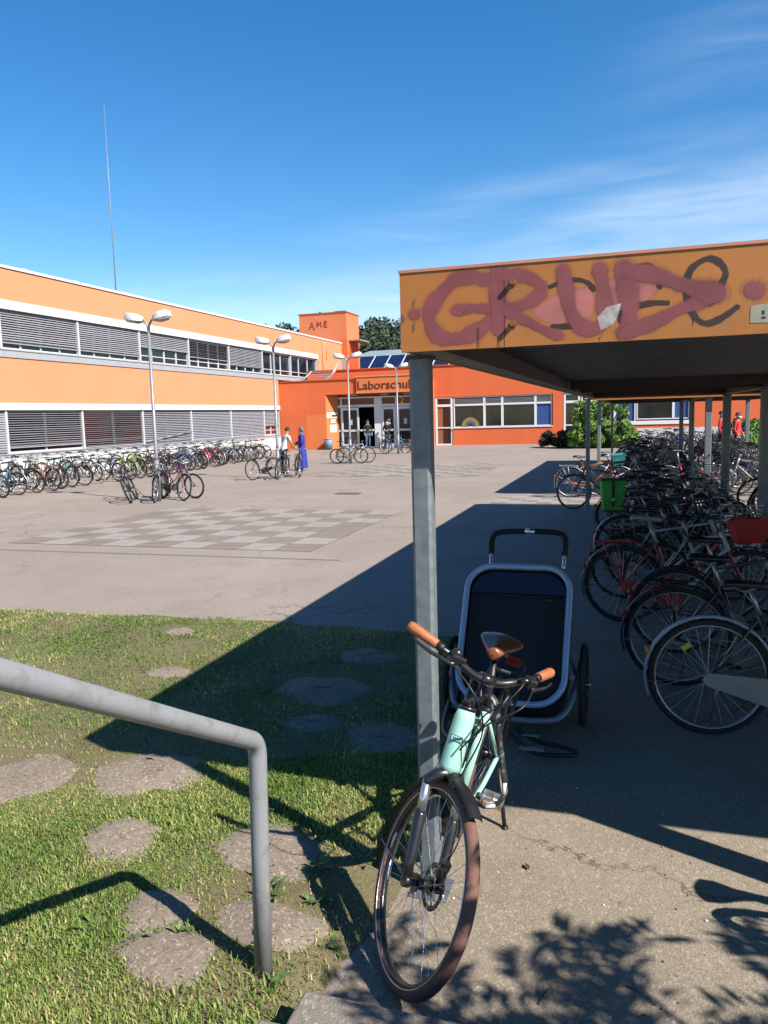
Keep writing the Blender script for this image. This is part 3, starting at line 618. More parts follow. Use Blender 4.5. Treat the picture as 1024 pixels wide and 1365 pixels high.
# hall behind with sloped solar roof
HO=(-12,66,0); hall=thing('hall','grey roofed hall behind the entrance with tilted solar panels on its front','building',HO)
b=MB(); v=[(64,0),(64,5.35),(67.4,7.3),(73,8.3),(86,8.6),(86,0)]
for (y0,z0),(y1,z1) in zip(v,v[1:]): b.poly([(-24.3,y0,z0),(6,y0,z0),(6,y1,z1),(-24.3,y1,z1)][::-1])
b.poly([(-24.3,y,z) for y,z in v]); b.poly([(6,y,z) for y,z in v[::-1]]); hw=b.build('hall_body',M['greyroof'],hall,HO)
b=MB(); b.obox((-23.75,65.6,6.36),(.95,3.7,.1),(R_(29.8),0,0)); b.build('orange_verge',M['facade'],hw,HO)
b=MB(); b.box((-24.3,67.3,7.31),(6,67.5,7.4)); b.build('ridge_flashing',M['cap'],hw,HO)
for k in range(16):
    x=-23.2+k*1.42; b=MB(); b.obox((x+.65,65.65,6.42),(1.3,3.6,.06),(R_(29.8),0,0)); p=b.build('solar_panel',M['solar'],hall,HO)
    b=MB(); b.obox((x+1.36,65.65,6.41),(.09,3.6,.09),(R_(29.8),0,0)); b.build('panel_frame',M['cap'],p,HO)
# ------------------------------------------------------------------ bicycle shelters
PURPLE= [([(-0.497, 2.46), (-0.539, 2.472), (-0.584, 2.47), (-0.637, 2.43), (-0.678, 2.382), (-0.689, 2.339), (-0.673, 2.293), (-0.633, 2.266), (-0.574, 2.266), (-0.522, 2.285), (-0.477, 2.313)], 0.0275), ([(-0.592, 2.361), (-0.54, 2.364), (-0.489, 2.361)], 0.0194), ([(-0.446, 2.477), (-0.444, 2.398), (-0.442, 2.293)], 0.0289), ([(-0.437, 2.468), (-0.362, 2.462), (-0.301, 2.43), (-0.301, 2.4), (-0.35, 2.367), (-0.413, 2.359)], 0.0218), ([(-0.413, 2.346), (-0.351, 2.312), (-0.289, 2.277), (-0.24, 2.256)], 0.0176), ([(-0.225, 2.466), (-0.213, 2.393), (-0.201, 2.333), (-0.168, 2.282), (-0.12, 2.271), (-0.091, 2.302), (-0.092, 2.367), (-0.098, 2.421), (-0.107, 2.462)], 0.0254), ([(-0.033, 2.456), (-0.017, 2.387), (-0.01, 2.312), (-0.022, 2.251)], 0.0327), ([(-0.024, 2.449), (0.054, 2.434), (0.125, 2.404), (0.19, 2.378), (0.244, 2.359)], 0.0268), ([(-0.022, 2.254), (0.056, 2.277), (0.139, 2.315), (0.191, 2.333), (0.244, 2.359)], 0.0231), ([(0.219, 2.367), (0.247, 2.362)], 0.0353), ([(-0.743, 2.358), (-0.741, 2.358)], 0.0218), ([(-0.796, 2.346), (-0.795, 2.345)], 0.0141), ([(0.361, 2.362), (0.365, 2.361)], 0.0305)]
BLACK= [([(-0.267, 2.418), (-0.228, 2.43), (-0.18, 2.434), (-0.145, 2.421), (-0.127, 2.399)], 0.0092), ([(-0.258, 2.285), (-0.21, 2.284), (-0.168, 2.285)], 0.0106), ([(0.012, 2.459), (0.048, 2.461), (0.072, 2.436), (0.081, 2.392)], 0.0093), ([(0.014, 2.336), (0.061, 2.342), (0.103, 2.339)], 0.0104), ([(-0.038, 2.317), (-0.036, 2.292), (-0.016, 2.275)], 0.0112), ([(0.266, 2.389), (0.277, 2.419), (0.262, 2.45), (0.228, 2.468), (0.188, 2.453), (0.166, 2.422), (0.158, 2.374), (0.173, 2.319), (0.197, 2.281), (0.226, 2.267), (0.266, 2.28), (0.311, 2.311)], 0.0112)]
PINK= [[(-0.332, 2.338), (-0.24, 2.395), (-0.228, 2.34), (-0.21, 2.303), (-0.252, 2.287)], [(-0.19, 2.4), (-0.134, 2.405), (-0.124, 2.332), (-0.146, 2.296), (-0.177, 2.31)], [(-0.094, 2.424), (-0.048, 2.42), (-0.035, 2.339), (-0.084, 2.33)], [(0.001, 2.417), (0.066, 2.427), (0.081, 2.386), (0.019, 2.341)]]
PAPER= [(-0.115, 2.306), (-0.084, 2.339), (-0.038, 2.348), (-0.047, 2.315), (-0.062, 2.281), (-0.102, 2.265)]
STICK= [(0.352, 2.314), (0.405, 2.318), (0.407, 2.259), (0.351, 2.261)]
def spray(name,col,thr=.25,amax=.78,wide=.42):
    m=bpy.data.materials.new(name); m.use_nodes=True; nt=m.node_tree; N=nt.nodes; L=nt.links; b=N['Principled BSDF']; b.inputs['Roughness'].default_value=.6
    at=N.new('ShaderNodeAttribute'); at.attribute_name='edge'; tc=N.new('ShaderNodeTexCoord'); nz=N.new('ShaderNodeTexNoise'); nz.inputs['Scale'].default_value=45; nz.inputs['Detail'].default_value=8; nz.inputs['Roughness'].default_value=.75; L.new(tc.outputs['Object'],nz.inputs['Vector'])
    ad=N.new('ShaderNodeMath'); ad.operation='MULTIPLY_ADD'; L.new(nz.outputs[0],ad.inputs[0]); ad.inputs[1].default_value=.9; ad.inputs[2].default_value=-.45
    a2=N.new('ShaderNodeMath'); L.new(ad.outputs[0],a2.inputs[0]); L.new(at.outputs['Fac'],a2.inputs[1])
    mr=N.new('ShaderNodeMapRange'); mr.inputs[1].default_value=thr-.12; mr.inputs[2].default_value=thr+wide; mr.inputs[4].default_value=amax; L.new(a2.outputs[0],mr.inputs[0]); L.new(mr.outputs[0],b.inputs['Alpha'])
    n2=N.new('ShaderNodeTexNoise'); n2.inputs['Scale'].default_value=9; n2.inputs['Detail'].default_value=6; L.new(tc.outputs['Object'],n2.inputs['Vector'])
    vm=N.new('ShaderNodeVectorMath'); vm.operation='SCALE'; vm.inputs[0].default_value=col; m2=N.new('ShaderNodeMapRange'); m2.inputs[1].default_value=.3; m2.inputs[2].default_value=.7; m2.inputs[3].default_value=.8; m2.inputs[4].default_value=1.15; L.new(n2.outputs[0],m2.inputs[0]); L.new(m2.outputs[0],vm.inputs['Scale']); L.new(vm.outputs[0],b.inputs['Base Color']); return m
M['purple']=spray('faded_purple_spray',(.20,.052,.06)); M['blacksp']=spray('black_spray',(.018,.012,.015)); M['halo']=spray('purple_overspray',(.26,.085,.07),.35,.32,1.1); M['pink']=spray('pink_spray',(.40,.135,.12),.35)
def ribbons(name,strokes,y0,m,parent,off):
    b=MB(); E=[]; y=y0
    for pts,w in strokes:
        y-=.00004
        P=smooth([(x,0,z) for x,z in pts],7); n=len(P); L=[0]
        for a,c in zip(P,P[1:]): L.append(L[-1]+(c-a).length)
        rows=[]
        q=[]
        t0=(P[1]-P[0]).normalized(); t1=(P[-1]-P[-2]).normalized()
        for k in range(6): a=math.pi/2*(1-k/6); q.append((P[0]-t0*w*math.sin(a),max(.02,math.cos(a)),t0))
        for i in range(n):
            t=(P[min(i+1,n-1)]-P[max(i-1,0)]).normalized(); q.append((P[i],1+.05*math.sin(i*1.3)+.16*math.sin(i*.37+pts[0][0]*30),t))
        for k in range(1,7): a=math.pi/2*k/6; q.append((P[-1]+t1*w*math.sin(a),max(.02,math.cos(a)),t1))
        for p,s,t in q:
            nrm=Vector((-t.z,0,t.x)); row=[]
            for u,e in ((-1.12,0),(-.6,1),(.6,1),(1.12,0)):
                c=p+nrm*(w*s*u); row.append(b.pt((max(c.x,-.7945),y,min(2.4995,max(2.2295,c.z))))); E.append(e if s>.1 else 0)
            rows.append(row)
        for A,B in zip(rows,rows[1:]):
            for j in range(3): b.face((A[j],B[j],B[j+1],A[j+1]))
    o=b.build(name,m,parent,off); a=o.data.attributes.new('edge','FLOAT','POINT'); a.data.foreach_set('value',np.array(E,np.float32)); return o
def fills(name,polys,y0,m,parent,off):
    b=MB(); E=[]
    for k,p in enumerate(polys):
        P=smooth([(x,0,z) for x,z in p],5,True); c=sum(P,Vector())/len(P); y=y0-.0003*k; ci=b.pt((c.x,y,c.z)); E.append(1); r=[]
        for s,e in ((.75,1),(1.12,0)):
            r.append([b.pt((c.x+(q.x-c.x)*s,y,c.z+(q.z-c.z)*s)) for q in P]); E+= [e]*len(P)
        n=len(P)
        for j in range(n): b.face((ci,r[0][j],r[0][(j+1)%n])); b.face((r[0][j],r[1][j],r[1][(j+1)%n],r[0][(j+1)%n]))
    o=b.build(name,m,parent,off); a=o.data.attributes.new('edge','FLOAT','POINT'); a.data.foreach_set('value',np.array(E,np.float32)); return o
def shelter(label,xl,xr,yf,yb,posts,front=False):
    t=thing('bicycle_shelter',label,'bicycle shelter',(xl+.05,yf+.2,0),(0,0,0),'flat roofed bicycle shelters'); off=(xl+.05,yf+.2,0)
    zb,zt=2.226,2.502
    def bl(b,n,m,p=None,bv=0): return b.build(n,m,p or t,off,bv)
    # trapezoid roof sheet, ribs across
    b=MB(); y=yf+.03; prof=[]; pit=.17
    while y<yb-.05: prof+=[(y,2.345),(y+.06,2.345),(y+.07,2.44),(y+.16,2.44)]; y+=pit
    I=[(b.pt((xl+.02,a,z)),b.pt((xr-.02,a,z))) for a,z in prof]
    for A,B in zip(I,I[1:]): b.face((A[0],B[0],B[1],A[1]))
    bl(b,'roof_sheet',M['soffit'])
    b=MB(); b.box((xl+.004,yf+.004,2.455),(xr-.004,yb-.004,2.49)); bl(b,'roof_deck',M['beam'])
    # fascia
    b=MB(); b.box((xl,yf,zb),(xr,yf+.012,zt)); fa=bl(b,'fascia',M['fascia'])
    b=MB(); b.box((xl,yf+.0125,zb+.003),(xl+.012,yb-.0125,zt)); bl(b,'fascia',M['fascia'])
    b=MB(); b.box((xr-.012,yf+.0125,zb+.003),(xr,yb-.0125,zt)); bl(b,'fascia',M['fascia'])
    b=MB(); b.box((xl,yb-.012,zb),(xr,yb,zt)); bl(b,'fascia',M['fascia'])
    b=MB(); b.box((xl-.004,yf-.004,zt),(xr+.004,yf+.05,zt+.01)); b.box((xl-.004,yf+.05,zt),(xl+.05,yb+.004,zt+.01)); bl(b,'roof_edge_strip',M['fascia_l'])
    # beams
    for x0,x1 in ((xl+.03,xl+.11),(xr-.11,xr-.03),((xl+xr)/2-.05,(xl+xr)/2+.05)):
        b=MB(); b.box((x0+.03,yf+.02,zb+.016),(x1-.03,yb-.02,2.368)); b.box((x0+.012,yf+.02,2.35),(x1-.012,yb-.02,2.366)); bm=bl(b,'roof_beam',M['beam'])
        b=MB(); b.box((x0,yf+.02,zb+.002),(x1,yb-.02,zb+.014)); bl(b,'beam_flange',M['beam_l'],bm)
    for yy in sorted({p[1] for p in posts}):
        b=MB(); b.box((xl+.112,yy-.03,zb+.02),((xl+xr)/2-.052,yy+.03,2.36)); b.box(((xl+xr)/2+.052,yy-.03,zb+.02),(xr-.112,yy+.03,2.36)); bl(b,'cross_beam',M['beam'])
    for x,yy in posts:
        h=.04 if x<1 else .068; b=MB(); ch=.012
        R=[(-h+ch,-h),(h-ch,-h),(h,-h+ch),(h,h-ch),(h-ch,h),(-h+ch,h),(-h,h-ch),(-h,-h+ch)]
        b.loft([[(x+a,yy+c,z) for a,c in R] for z in (-.05,2.22)]); b.sm=[False]*len(b.sm)
        po=bl(b,'post',M['galv'])
        b=MB(); b.box((x-.08,yy-.08,.001),(x+.08,yy+.08,.012)); b.cyl((x-.06,yy-.06,.012),(x-.06,yy-.06,.03),.01,6); b.cyl((x+.06,yy-.06,.012),(x+.06,yy-.06,.03),.01,6); bl(b,'foot_plate',M['steeld'],po)
        b=MB(); b.box((x-h-.008,yy-h-.008,2.214),(x+h+.008,yy+h+.008,2.2275)); bl(b,'head_plate',M['beam'],po)
    if front:
        F=yf
        [fills('graffiti',[s_],F-.0002-.00003*i,M['pink'],fa,off) for i,s_ in enumerate(PINK)]; [ribbons('graffiti',[s_],F-.00035-.00003*i,M['blacksp'],fa,off) for i,s_ in enumerate(BLACK)]; ribbons('graffiti_overspray',[(p_,w_*1.5) for p_,w_ in PURPLE],F-.0001,M['halo'],fa,off); [ribbons('graffiti',[s_],F-.0008-.00003*i,M['purple'],fa,off) for i,s_ in enumerate(PURPLE)]
        b=MB(); b.poly([(x,F-.0012,z) for x,z in PAPER][::-1]); bl(b,'torn_paper',M['tornp'],fa)
        b=MB(); b.poly([(x,F-.0012,z) for x,z in STICK][::-1]); bl(b,'sticker',M['stick'],fa)
        b=MB(); b.box((.385,F-.002,2.285),(.392,F-.0013,2.297)); b.box((.385,F-.002,2.272),(.396,F-.0013,2.278)); bl(b,'sticker_print',M['dark'],fa)
        b=MB(); b.box((-.4245,F-.0009,zb+.002),(-.4225,F+.002,zt-.002)); bl(b,'panel_seam',M['rust'],fa)
        for z in (2.44,2.302):
            b=MB(); b.cyl((-.393,F-.003,z),(-.393,F+.001,z),.014,14); b.cyl((-.393,F-.022,z),(-.393,F-.003,z),.0095,6); bl(b,'bolt',M['bolt'],fa)
        b=MB(); rr=random.Random(4)
        for x,z,l in ((-.744,2.33,.03),(-.742,2.41,.02),(-.512,2.30,.07),(-.56,2.36,.006),(-.44,2.27,.05),(.19,2.29,.02),(-.1,2.25,.012)): b.box((x-.0012,F-.0038,z-l),(x+.0012,F-.003,z))
        bl(b,'rust_run',M['rust'],fa)
    return t
M['tornp']=mat('torn_grey_paper',(.46,.42,.41),.8,var=.4,vs=45,dirt=((.25,.12,.08),30,.6)); M['stick']=mat('grey_green_sticker',(.36,.35,.26),.6,var=.12,vs=30)
XL,XR=-.796,4.1
shelter('ochre bicycle shelter with purple graffiti on its front fascia, nearest to the camera',XL,XR,2.75,15.95,[(-.787,2.99),(-.83,16.03),(1.65,2.99),(1.65,11.15),(1.65,15.6),(4.0,2.99),(4.0,9.4),(4.0,15.6)],True)
shelter('second bicycle shelter behind the first, past the sunlit gap in the paving',XL,XR,18.4,31.5,[(-.72,18.7),(1.6,18.62),(1.64,24.3),(1.64,29.3),(-.72,31.2),(4.0,18.7),(4.0,25),(4.0,31.2)])
# ------------------------------------------------------------------ twin street lamps
def lamp():
    t=thing('street_lamp',None,None); 
    b=MB(); b.tube([(0,0,0),(0,0,1.05)],.062,14); b.tube([(0,0,1.05),(0,0,1.12),(0,0,4.32)],[.062,.045,.038],14); b.box((-.03,-.066,.5),(.03,-.055,.85)); b.build('pole',M['pole'],t)
    for s in (-1,1):
        b=MB(); b.tube(smooth([(0,0,4.3),(s*.04,0,4.42),(s*.11,0,4.52),(s*.2,0,4.57)],5),.028,10); b.build('arm',M['pole'],t)
        b=MB(); z=4.57; tl=.2
        def ring(x,w,z0,z1): 
            return [(s*x,-w,z+z0+tl*(x-.3)),(s*x,-w*.72,z+z1+tl*(x-.3)),(s*x,w*.72,z+z1+tl*(x-.3)),(s*x,w,z+z0+tl*(x-.3))]
        b.loft([ring(.14,.06,-.03,.04),ring(.2,.13,-.05,.085),ring(.34,.17,-.06,.125),ring(.56,.16,-.06,.12),ring(.62,.11,-.045,.06)]); b.sm=[True]*len(b.sm); h=b.build('lamp_head',M['lampw'],t,bevel=.012)
        b=MB(); b.loft([[(s*x,-w,z+a+tl*(x-.3)),(s*x,w,z+a+tl*(x-.3)),(s*x,w*.7,z+c+tl*(x-.3)),(s*x,-w*.7,z+c+tl*(x-.3))] for x,w,a,c in ((.21,.11,-.056,-.07),(.34,.15,-.066,-.115),(.54,.14,-.066,-.115),(.6,.09,-.052,-.07))]); b.build('lamp_glass',M['lens'],h)
    return t
LP=[(-11.5,17.16,'tallest looking twin headed street lamp with the nearest bicycles leaning round its pole'),(-11.36,24.0,'twin headed street lamp rising beside the person in the white shirt'),(-11.6,31.8,'twin headed street lamp in front of the left edge of the sign'),(-11.78,39.7,'twin headed street lamp in front of the sign lettering, farthest of the four')]
l0=lamp()
for i,(x,y,lb) in enumerate(LP):
    o=l0 if i==0 else copy_tree(l0); o.location=(x,y,0); o.rotation_euler=(0,0,R_([0,-3,2,4][i])); tag(o,lb,'street lamp','twin headed street lamps in a row')
# ------------------------------------------------------------------ bins, stone, bushes
def bin_(x,y,r0,r1,h,m,name,label,cat):
    t=thing(name,label,cat,(x,y,0)); b=MB(); b.tube([(0,0,0.02),(0,0,h)],[r0,r1],18); b.build('body',m,t)
    b=MB(); b.torus((0,0,h),r1,.02,20,6); b.v=[Vector((p.x,p.z-h,h+p.y)) for p in b.v]; b.build('rim',m,t); return t
bin_(-18.15,45.85,.22,.29,.68,M['binblue'],'waste_bin','blue grey round waste bin in front of the entrance notices','waste bin')
t=thing('ashtray_bin','tall silver bin with a dark slot beside the brown glazed door','bin',(-12.45,49.3,0))
b=MB(); b.box((-.24,-.2,0),(.24,.2,1.22)); b.build('body',M['bingrey'],t,bevel=.03)
b=MB(); b.box((-.12,-.21,.95),(.12,-.195,1.08)); b.build('slot',M['dark'],t)
b=MB(); b.obox((0,0,1.25),(.52,.44,.06),(R_(8),0,0)); b.build('lid',M['bingrey'],t)
def leafcloud(centres,n,size,aspect=1.6,seed=1,shell=.55):
    r=np.random.default_rng(seed); C=np.array([c[:3] for c in centres]); Rr=np.array([c[3:6] for c in centres]); w=Rr.prod(1)**.667; k=r.choice(len(C),n,p=w/w.sum())
    d=r.normal(size=(n,3)); d/=np.linalg.norm(d,axis=1)[:,None]; rad=r.uniform(shell**3,1,n)**(1/3)*r.uniform(.85,1.12,n)
    p=C[k]+d*rad[:,None]*Rr[k]
    a=r.normal(size=(n,3))+d*.6; a/=np.linalg.norm(a,axis=1)[:,None]; q=np.cross(a,r.normal(size=(n,3))); q/=np.linalg.norm(q,axis=1)[:,None]; s=size*r.uniform(.6,1.35,n)[:,None]
    u=np.cross(a,q); V=np.stack([p-q*s*aspect/2,p-u*s/2*.9+a*s*.1,p+q*s*aspect/2,p+u*s/2*.9+a*s*.1],1); V[:,:,2]=np.maximum(V[:,:,2],.02)
    return V
def leafmesh(name,V,m,parent=None,off=(0,0,0)):
    n=len(V); me=bpy.data.meshes.new(name); me.vertices.add(n*4); me.vertices.foreach_set('co',(V-np.array(off)).reshape(-1)); me.loops.add(n*4); me.loops.foreach_set('vertex_index',np.arange(n*4,dtype=np.int32)); me.polygons.add(n); me.polygons.foreach_set('loop_start',np.arange(0,n*4,4,dtype=np.int32)); me.update(calc_edges=True); me.materials.append(m)
    o=bpy.data.objects.new(name,me); scn.collection.objects.link(o); o.parent=parent
    if not parent: o.location=off
    return o
def bush(name,label,cat,x,y,cents,n,size,m,seed,aspect=1.6):
    t=thing(name,label,cat,(x,y,0)); C=[(x+a,y+b_,c,*r) for a,b_,c,r in cents]
    leafmesh('foliage',leafcloud(C,n,size,aspect,seed),m,t,(x,y,0)); b=MB()
    for a,b_,c,r in cents: b.tube(smooth([(x+a*.1,y+b_*.1,0),(x+a*.5,y+b_*.5,c*.5),(x+a,y+b_,c)],4),[.04]*8+[.015],5)
    b.build('stem',M['bark'],t,(x,y,0)); return t
rr=random.Random(12)
def lumps(n,w,h,r): return [(rr.uniform(-w,w),rr.uniform(-.7,.7),rr.uniform(.25,1)*h,tuple(r*rr.uniform(.6,1.2) for _ in range(3))) for _ in range(n)]
bush('bush','tall bright green bush growing by the wing wall behind the shelters','bush',-1.55,43.5,lumps(60,1.3,2.4,.27)+lumps(45,1.6,1.3,.3)+lumps(25,1.75,.6,.3),24000,.07,M['leaf'],3,2.6)
bush('shrub','low dark spreading evergreen shrub left of the bright green bush','shrub',-3.7,44.6,lumps(40,1.2,.8,.26),7000,.065,M['leafd'],4,2.5)
bush('bush','green bush in front of the orange wall right of the red jackets','bush',6.4,43,lumps(40,2.0,1.3,.36),9000,.08,M['leaf2'],5,2)
bush('bush','small pale bush at the right edge behind the shelters','bush',5.9,38.6,lumps(12,1.0,1.0,.4),5000,.07,M['leaf'],6,2)
# ------------------------------------------------------------------ wooded hill behind
b=MB(); nx=40; I=[]
for j in range(9):
    y=95+j*14; I.append([b.pt((-190+i*10,y,-.5+min(1,j/5)*15*(.75+.25*math.sin(i*.5)+.12*math.sin(i*1.3)))) for i in range(nx)])
for j in range(8):
    for i in range(nx-1): b.face((I[j][i],I[j][i+1],I[j+1][i+1],I[j+1][i]),0,True)
struct(b.build('hill',M['hill']))
C=[]
for k in range(380):
    x=rr.uniform(-90,25); y=rr.uniform(108,150); z=(y-95)/70*15*.8+1.5; h=rr.uniform(7,10)
    for q in range(4): C.append((x+rr.uniform(-1.6,1.6),y+rr.uniform(-1.5,1.5),z+h*(.35+.2*q),rr.uniform(1.3,2.3)*(1.25-.2*q),1.8,rr.uniform(1.2,2.0)))
o=leafmesh('forest',leafcloud(C,190000,.42,1.5,8,.75),M['forest']); o['kind']='stuff'
# ------------------------------------------------------------------ tree right of the steps (out of view; it shades the path)
def ashtree():
    x,y=3.6,.1; t=thing('tree','broad leaved tree standing beside the steps, leaf shadows falling on the path','tree',(x,y,0)); off=(x,y,0)
    b=MB(); b.tube(smooth([(x,y,-.1),(x+.05,y+.05,1.2),(x-.1,y+.2,2.6),(x-.15,y+.35,4.2)],5),[.11]*5+[.09]*5+[.06]*5+[.03],10)
    rr=random.Random(44); tw=[]
    limbs=[((x,y+.1,1.6),(2.3,1.15,2.3)),((x-.05,y+.15,1.9),(1.35,1.45,2.2)),((x,y+.1,1.5),(2.9,1.35,2.0)),((x-.05,y+.2,2.2),(2.5,1.2,2.8)),((x,y,1.7),(1.5,.95,2.1)),((x,y+.1,2.4),(3.6,1.1,2.6)),((x-.1,y+.2,2.6),(2.2,.6,3.0)),((x,y+.2,2.2),(3.9,1.0,2.6)),((x,y+.1,1.6),(1.9,.7,2.0)),((x,y+.1,1.6),(3.3,1.35,2.2)),((x,y+.2,2.2),(3.4,1.75,2.45)),((x,y+.2,2.0),(2.3,1.65,2.35)),((x,y+.2,2.0),(2.75,1.85,2.2))]
    for a,e in limbs:
        a=Vector(a); e=Vector(e); mid=(a+e)/2+Vector((0,0,.15)); P=smooth([a,mid,e],6); b.tube(P,[.03-.024*i/(len(P)-1) for i in range(len(P))],6)
        tw+=[(P[i],(e-a).normalized()) for i in range(5,len(P))]
    b.build('trunk',M['bark'],t,off)
    V=[]
    for p,d in tw:
        for k in range(4):
            a=rr.uniform(0,6.28); dd=(d*.5+Vector((math.cos(a),math.sin(a),rr.uniform(-.5,.4)))).normalized(); L=rr.uniform(.22,.4); sd=dd.cross(Vector((0,0,1))).normalized(); up=sd.cross(dd)
            for q in range(6):
                for s in (-1,1):
                    o=p+dd*L*(.25+.15*q)-Vector((0,0,.12*(q/6)**2)); l=rr.uniform(.09,.16); ld=(sd*s+dd*.55+up*rr.uniform(-.3,.2)).normalized(); wv=ld.cross(up+Vector((rr.uniform(-.4,.4),0,0))).normalized()*l*.125
                    V.append([o,o+ld*l*.5+wv,o+ld*l,o+ld*l*.5-wv])
    V=np.array([[list(p) for p in q] for q in V]); leafmesh('crown',V,M['leaf'],t,off)
ashtree()
# ------------------------------------------------------------------ bicycles
def wheel(cx,R,S,par,tyre,q,tw=.021,rimm='steel',disc=False,hubw=.05,spoke='steel'):
    n,k,ns,sr=q['ring'],q['sec'],q['spokes'],q['sr']
    b=MB(); b.T=S; c=(cx,0,R); rr=R-tw*1.7
    prof=[(-.012,-.011),(.004,-.012),(.004,.012),(-.012,.011)]
    b.torus(c,rr,0,n,4,0,prof=prof)
    hw=hubw/2; b.cyl((cx,-hw-.02,R),(cx,hw+.02,R),.011,q['n'],0); b.cyl((cx,-hw,R),(cx,hw,R),.024 if ns<30 else .02,q['n'],0)
    for s in (-1,1):
        if ns>=24: b.cyl((cx,s*hw-.002,R),(cx,s*hw+.002,R),.032,q['n'],0)
    for i in range(ns):
        a=2*math.pi*i/ns; s=1 if i%2 else -1; t=a+(.55 if (i//2)%2 else -.55)
        b.tube([(cx+.026*math.cos(t),s*hw,R+.026*math.sin(t)),(cx+(rr-.01)*math.cos(a),0,R+(rr-.01)*math.sin(a))],sr,3,1,caps=False)
    if disc:
        b.torus((cx,hw+.012,R),.075,.0,28,4,0,prof=[(-.012,-.001),(.006,-.001),(.006,.001),(-.012,.001)])
        for i in range(5): a=i*1.256; b.tube([(cx+.02*math.cos(a),hw+.012,R+.02*math.sin(a)),(cx+.066*math.cos(a+.5),hw+.012,R+.066*math.sin(a+.5))],.003,4,0)
    w=b.build('wheel',[M[rimm],M[spoke]],par)
    b=MB(); b.T=S; pr=[(math.cos(2*math.pi*j/k)*tw*1.02,math.sin(2*math.pi*j/k)*tw) for j in range(k)]; b.torus(c,R-tw,tw,n,k,0,prof=pr); b.build('tyre',tyre,w)
    return w
QL=dict(ring=20,sec=5,spokes=12,sr=.0016,n=5,tn=5)
QM=dict(ring=36,sec=7,spokes=24,sr=.0013,n=8,tn=9)
QH=dict(ring=72,sec=12,spokes=32,sr=.00105,n=14,tn=16)
def bike(sp,q,root=None):
    R=sp.get('R',.345); WB=sp.get('WB',1.08); st=sp['style']; f=sp['frame']; r=root or thing('bicycle',None,None)
    bb=Vector((.44,0,.285)); hb=Vector((WB-.175,0,R+.34)); ht=hb+Vector((-.062,0,.165)); sh=sp.get('sh',.0); s0=bb+Vector((-.165,0,.47 if st!='kid' else .36)); stop=s0+Vector((-.055,0,.15+sh))
    if st=='kid': hb=Vector((WB-.15,0,R+.28)); ht=hb+Vector((-.05,0,.12)); bb=Vector((.36,0,.22)); s0=bb+Vector((-.11,0,.33)); stop=s0+Vector((-.04,0,.12))
    ax=(ht-hb).normalized(); S=Matrix.Translation(hb)@Matrix.Rotation(sp.get('steer',0),4,ax)@Matrix.Translation(-hb)
    n=q['tn']; tr=sp.get('tr',.0165)
    b=MB()
    b.tube([hb-ax*.012,ht+ax*.012],sp.get('hr',.021),n); b.tube([bb,s0],.0155,n); b.cyl((bb.x,-.035,bb.z),(bb.x,.035,bb.z),.024,n)
    if st in ('diamond','mtb','kid'):
        b.tube([ht-ax*.03,s0-Vector((0,0,.03))],tr*.9,n); b.tube([hb+ax*.03,bb],tr*1.1,n)
    elif st=='step':
        b.tube(smooth([hb+ax*.03,hb+(bb-hb)*.5+Vector((-.01,0,-.06)),bb+Vector((.0,0,.01))],4),tr*1.15,n); b.tube(smooth([ht-ax*.04,ht+(bb-ht)*.5+Vector((-.02,0,-.035)),bb+Vector((-.055,0,.15))],4),tr*.85,n)
    else: # swan neck
        b.tube(smooth([hb+ax*.05,hb+Vector((-.12,0,-.16)),bb+Vector((.25,0,.03)),bb],5),tr*1.5,n)
    for s in (-1,1):
        b.tube([bb+Vector((-.03,s*.03,0)),(0.02,s*.062,R-.005),(-.01,s*.062,R)],.009,max(4,n-2)); b.tube([s0+Vector((-.01,s*.02,-.02)),(0,s*.062,R)],.0075,max(4,n-2))
    fo=b.build('frame',f,r)
    if sp.get('frame2'):
        b=MB(); b.tube(smooth([hb+ax*.03,hb+(bb-hb)*.5+Vector((-.01,0,-.06)),bb+Vector((.03,0,.02))],4),tr*1.3,n); b.tube([hb-ax*.014,ht+ax*.014],.0235,n); b.build('down_tube',sp['frame2'],r)
    b=MB(); b.T=S; fa=Vector((WB,0,R)); cr=hb-ax*.02
    b.tube([ht+ax*.02,hb],.013,n)
    for s in (-1,1):
        k=cr+Vector((0,s*.055,-.02)); mid=k+(fa-k)*.62+Vector((-.012,0,0)); b.tube(smooth([cr,k,mid+Vector((0,s*.002,0)),fa+Vector((0,s*.055,0))],4),[.015]*5+[.013]*4+[.011]*3+[.009],n)
    b.build('fork',sp.get('forkm',f),r)
    w=wheel(0,R,None,r,sp.get('tyre',M['tyre']),q,sp.get('tw',.021),sp.get('rim','steeld')); w2=wheel(WB,R,S,r,sp.get('tyre',M['tyre']),q,sp.get('tw',.021),sp.get('rim','steeld'))
    if sp.get('refl') and q is not QL:
        for ww,cx,SS in ((w,0,None),(w2,WB,S)):
            for a in (2.2,): b=MB(); b.T=SS; b.obox((cx+R*.62*math.cos(a),.012,R+R*.62*math.sin(a)),(.055,.006,.03),(0,-a+1.57,0)); b.build('spoke_reflector',M['refly'],ww)
    # saddle on its post
    b=MB(); t=stop+Vector((-.02,0,.04)); sc=sp.get('ss',1.)
    prof=[(-.15,.055,.006),(-.12,.085,.02),(-.06,.08,.022),(.0,.045,.014),(.08,.024,.008),(.13,.016,.004)]
    b.loft([[t+Vector((x*sc,w_*sc*math.cos(a)*.95,z+.022*math.sin(a))) for a in [2*math.pi*j/max(6,n) for j in range(max(6,n))]] for x,w_,z in prof]); sd=b.build('saddle',sp.get('saddle',M['black']),r)
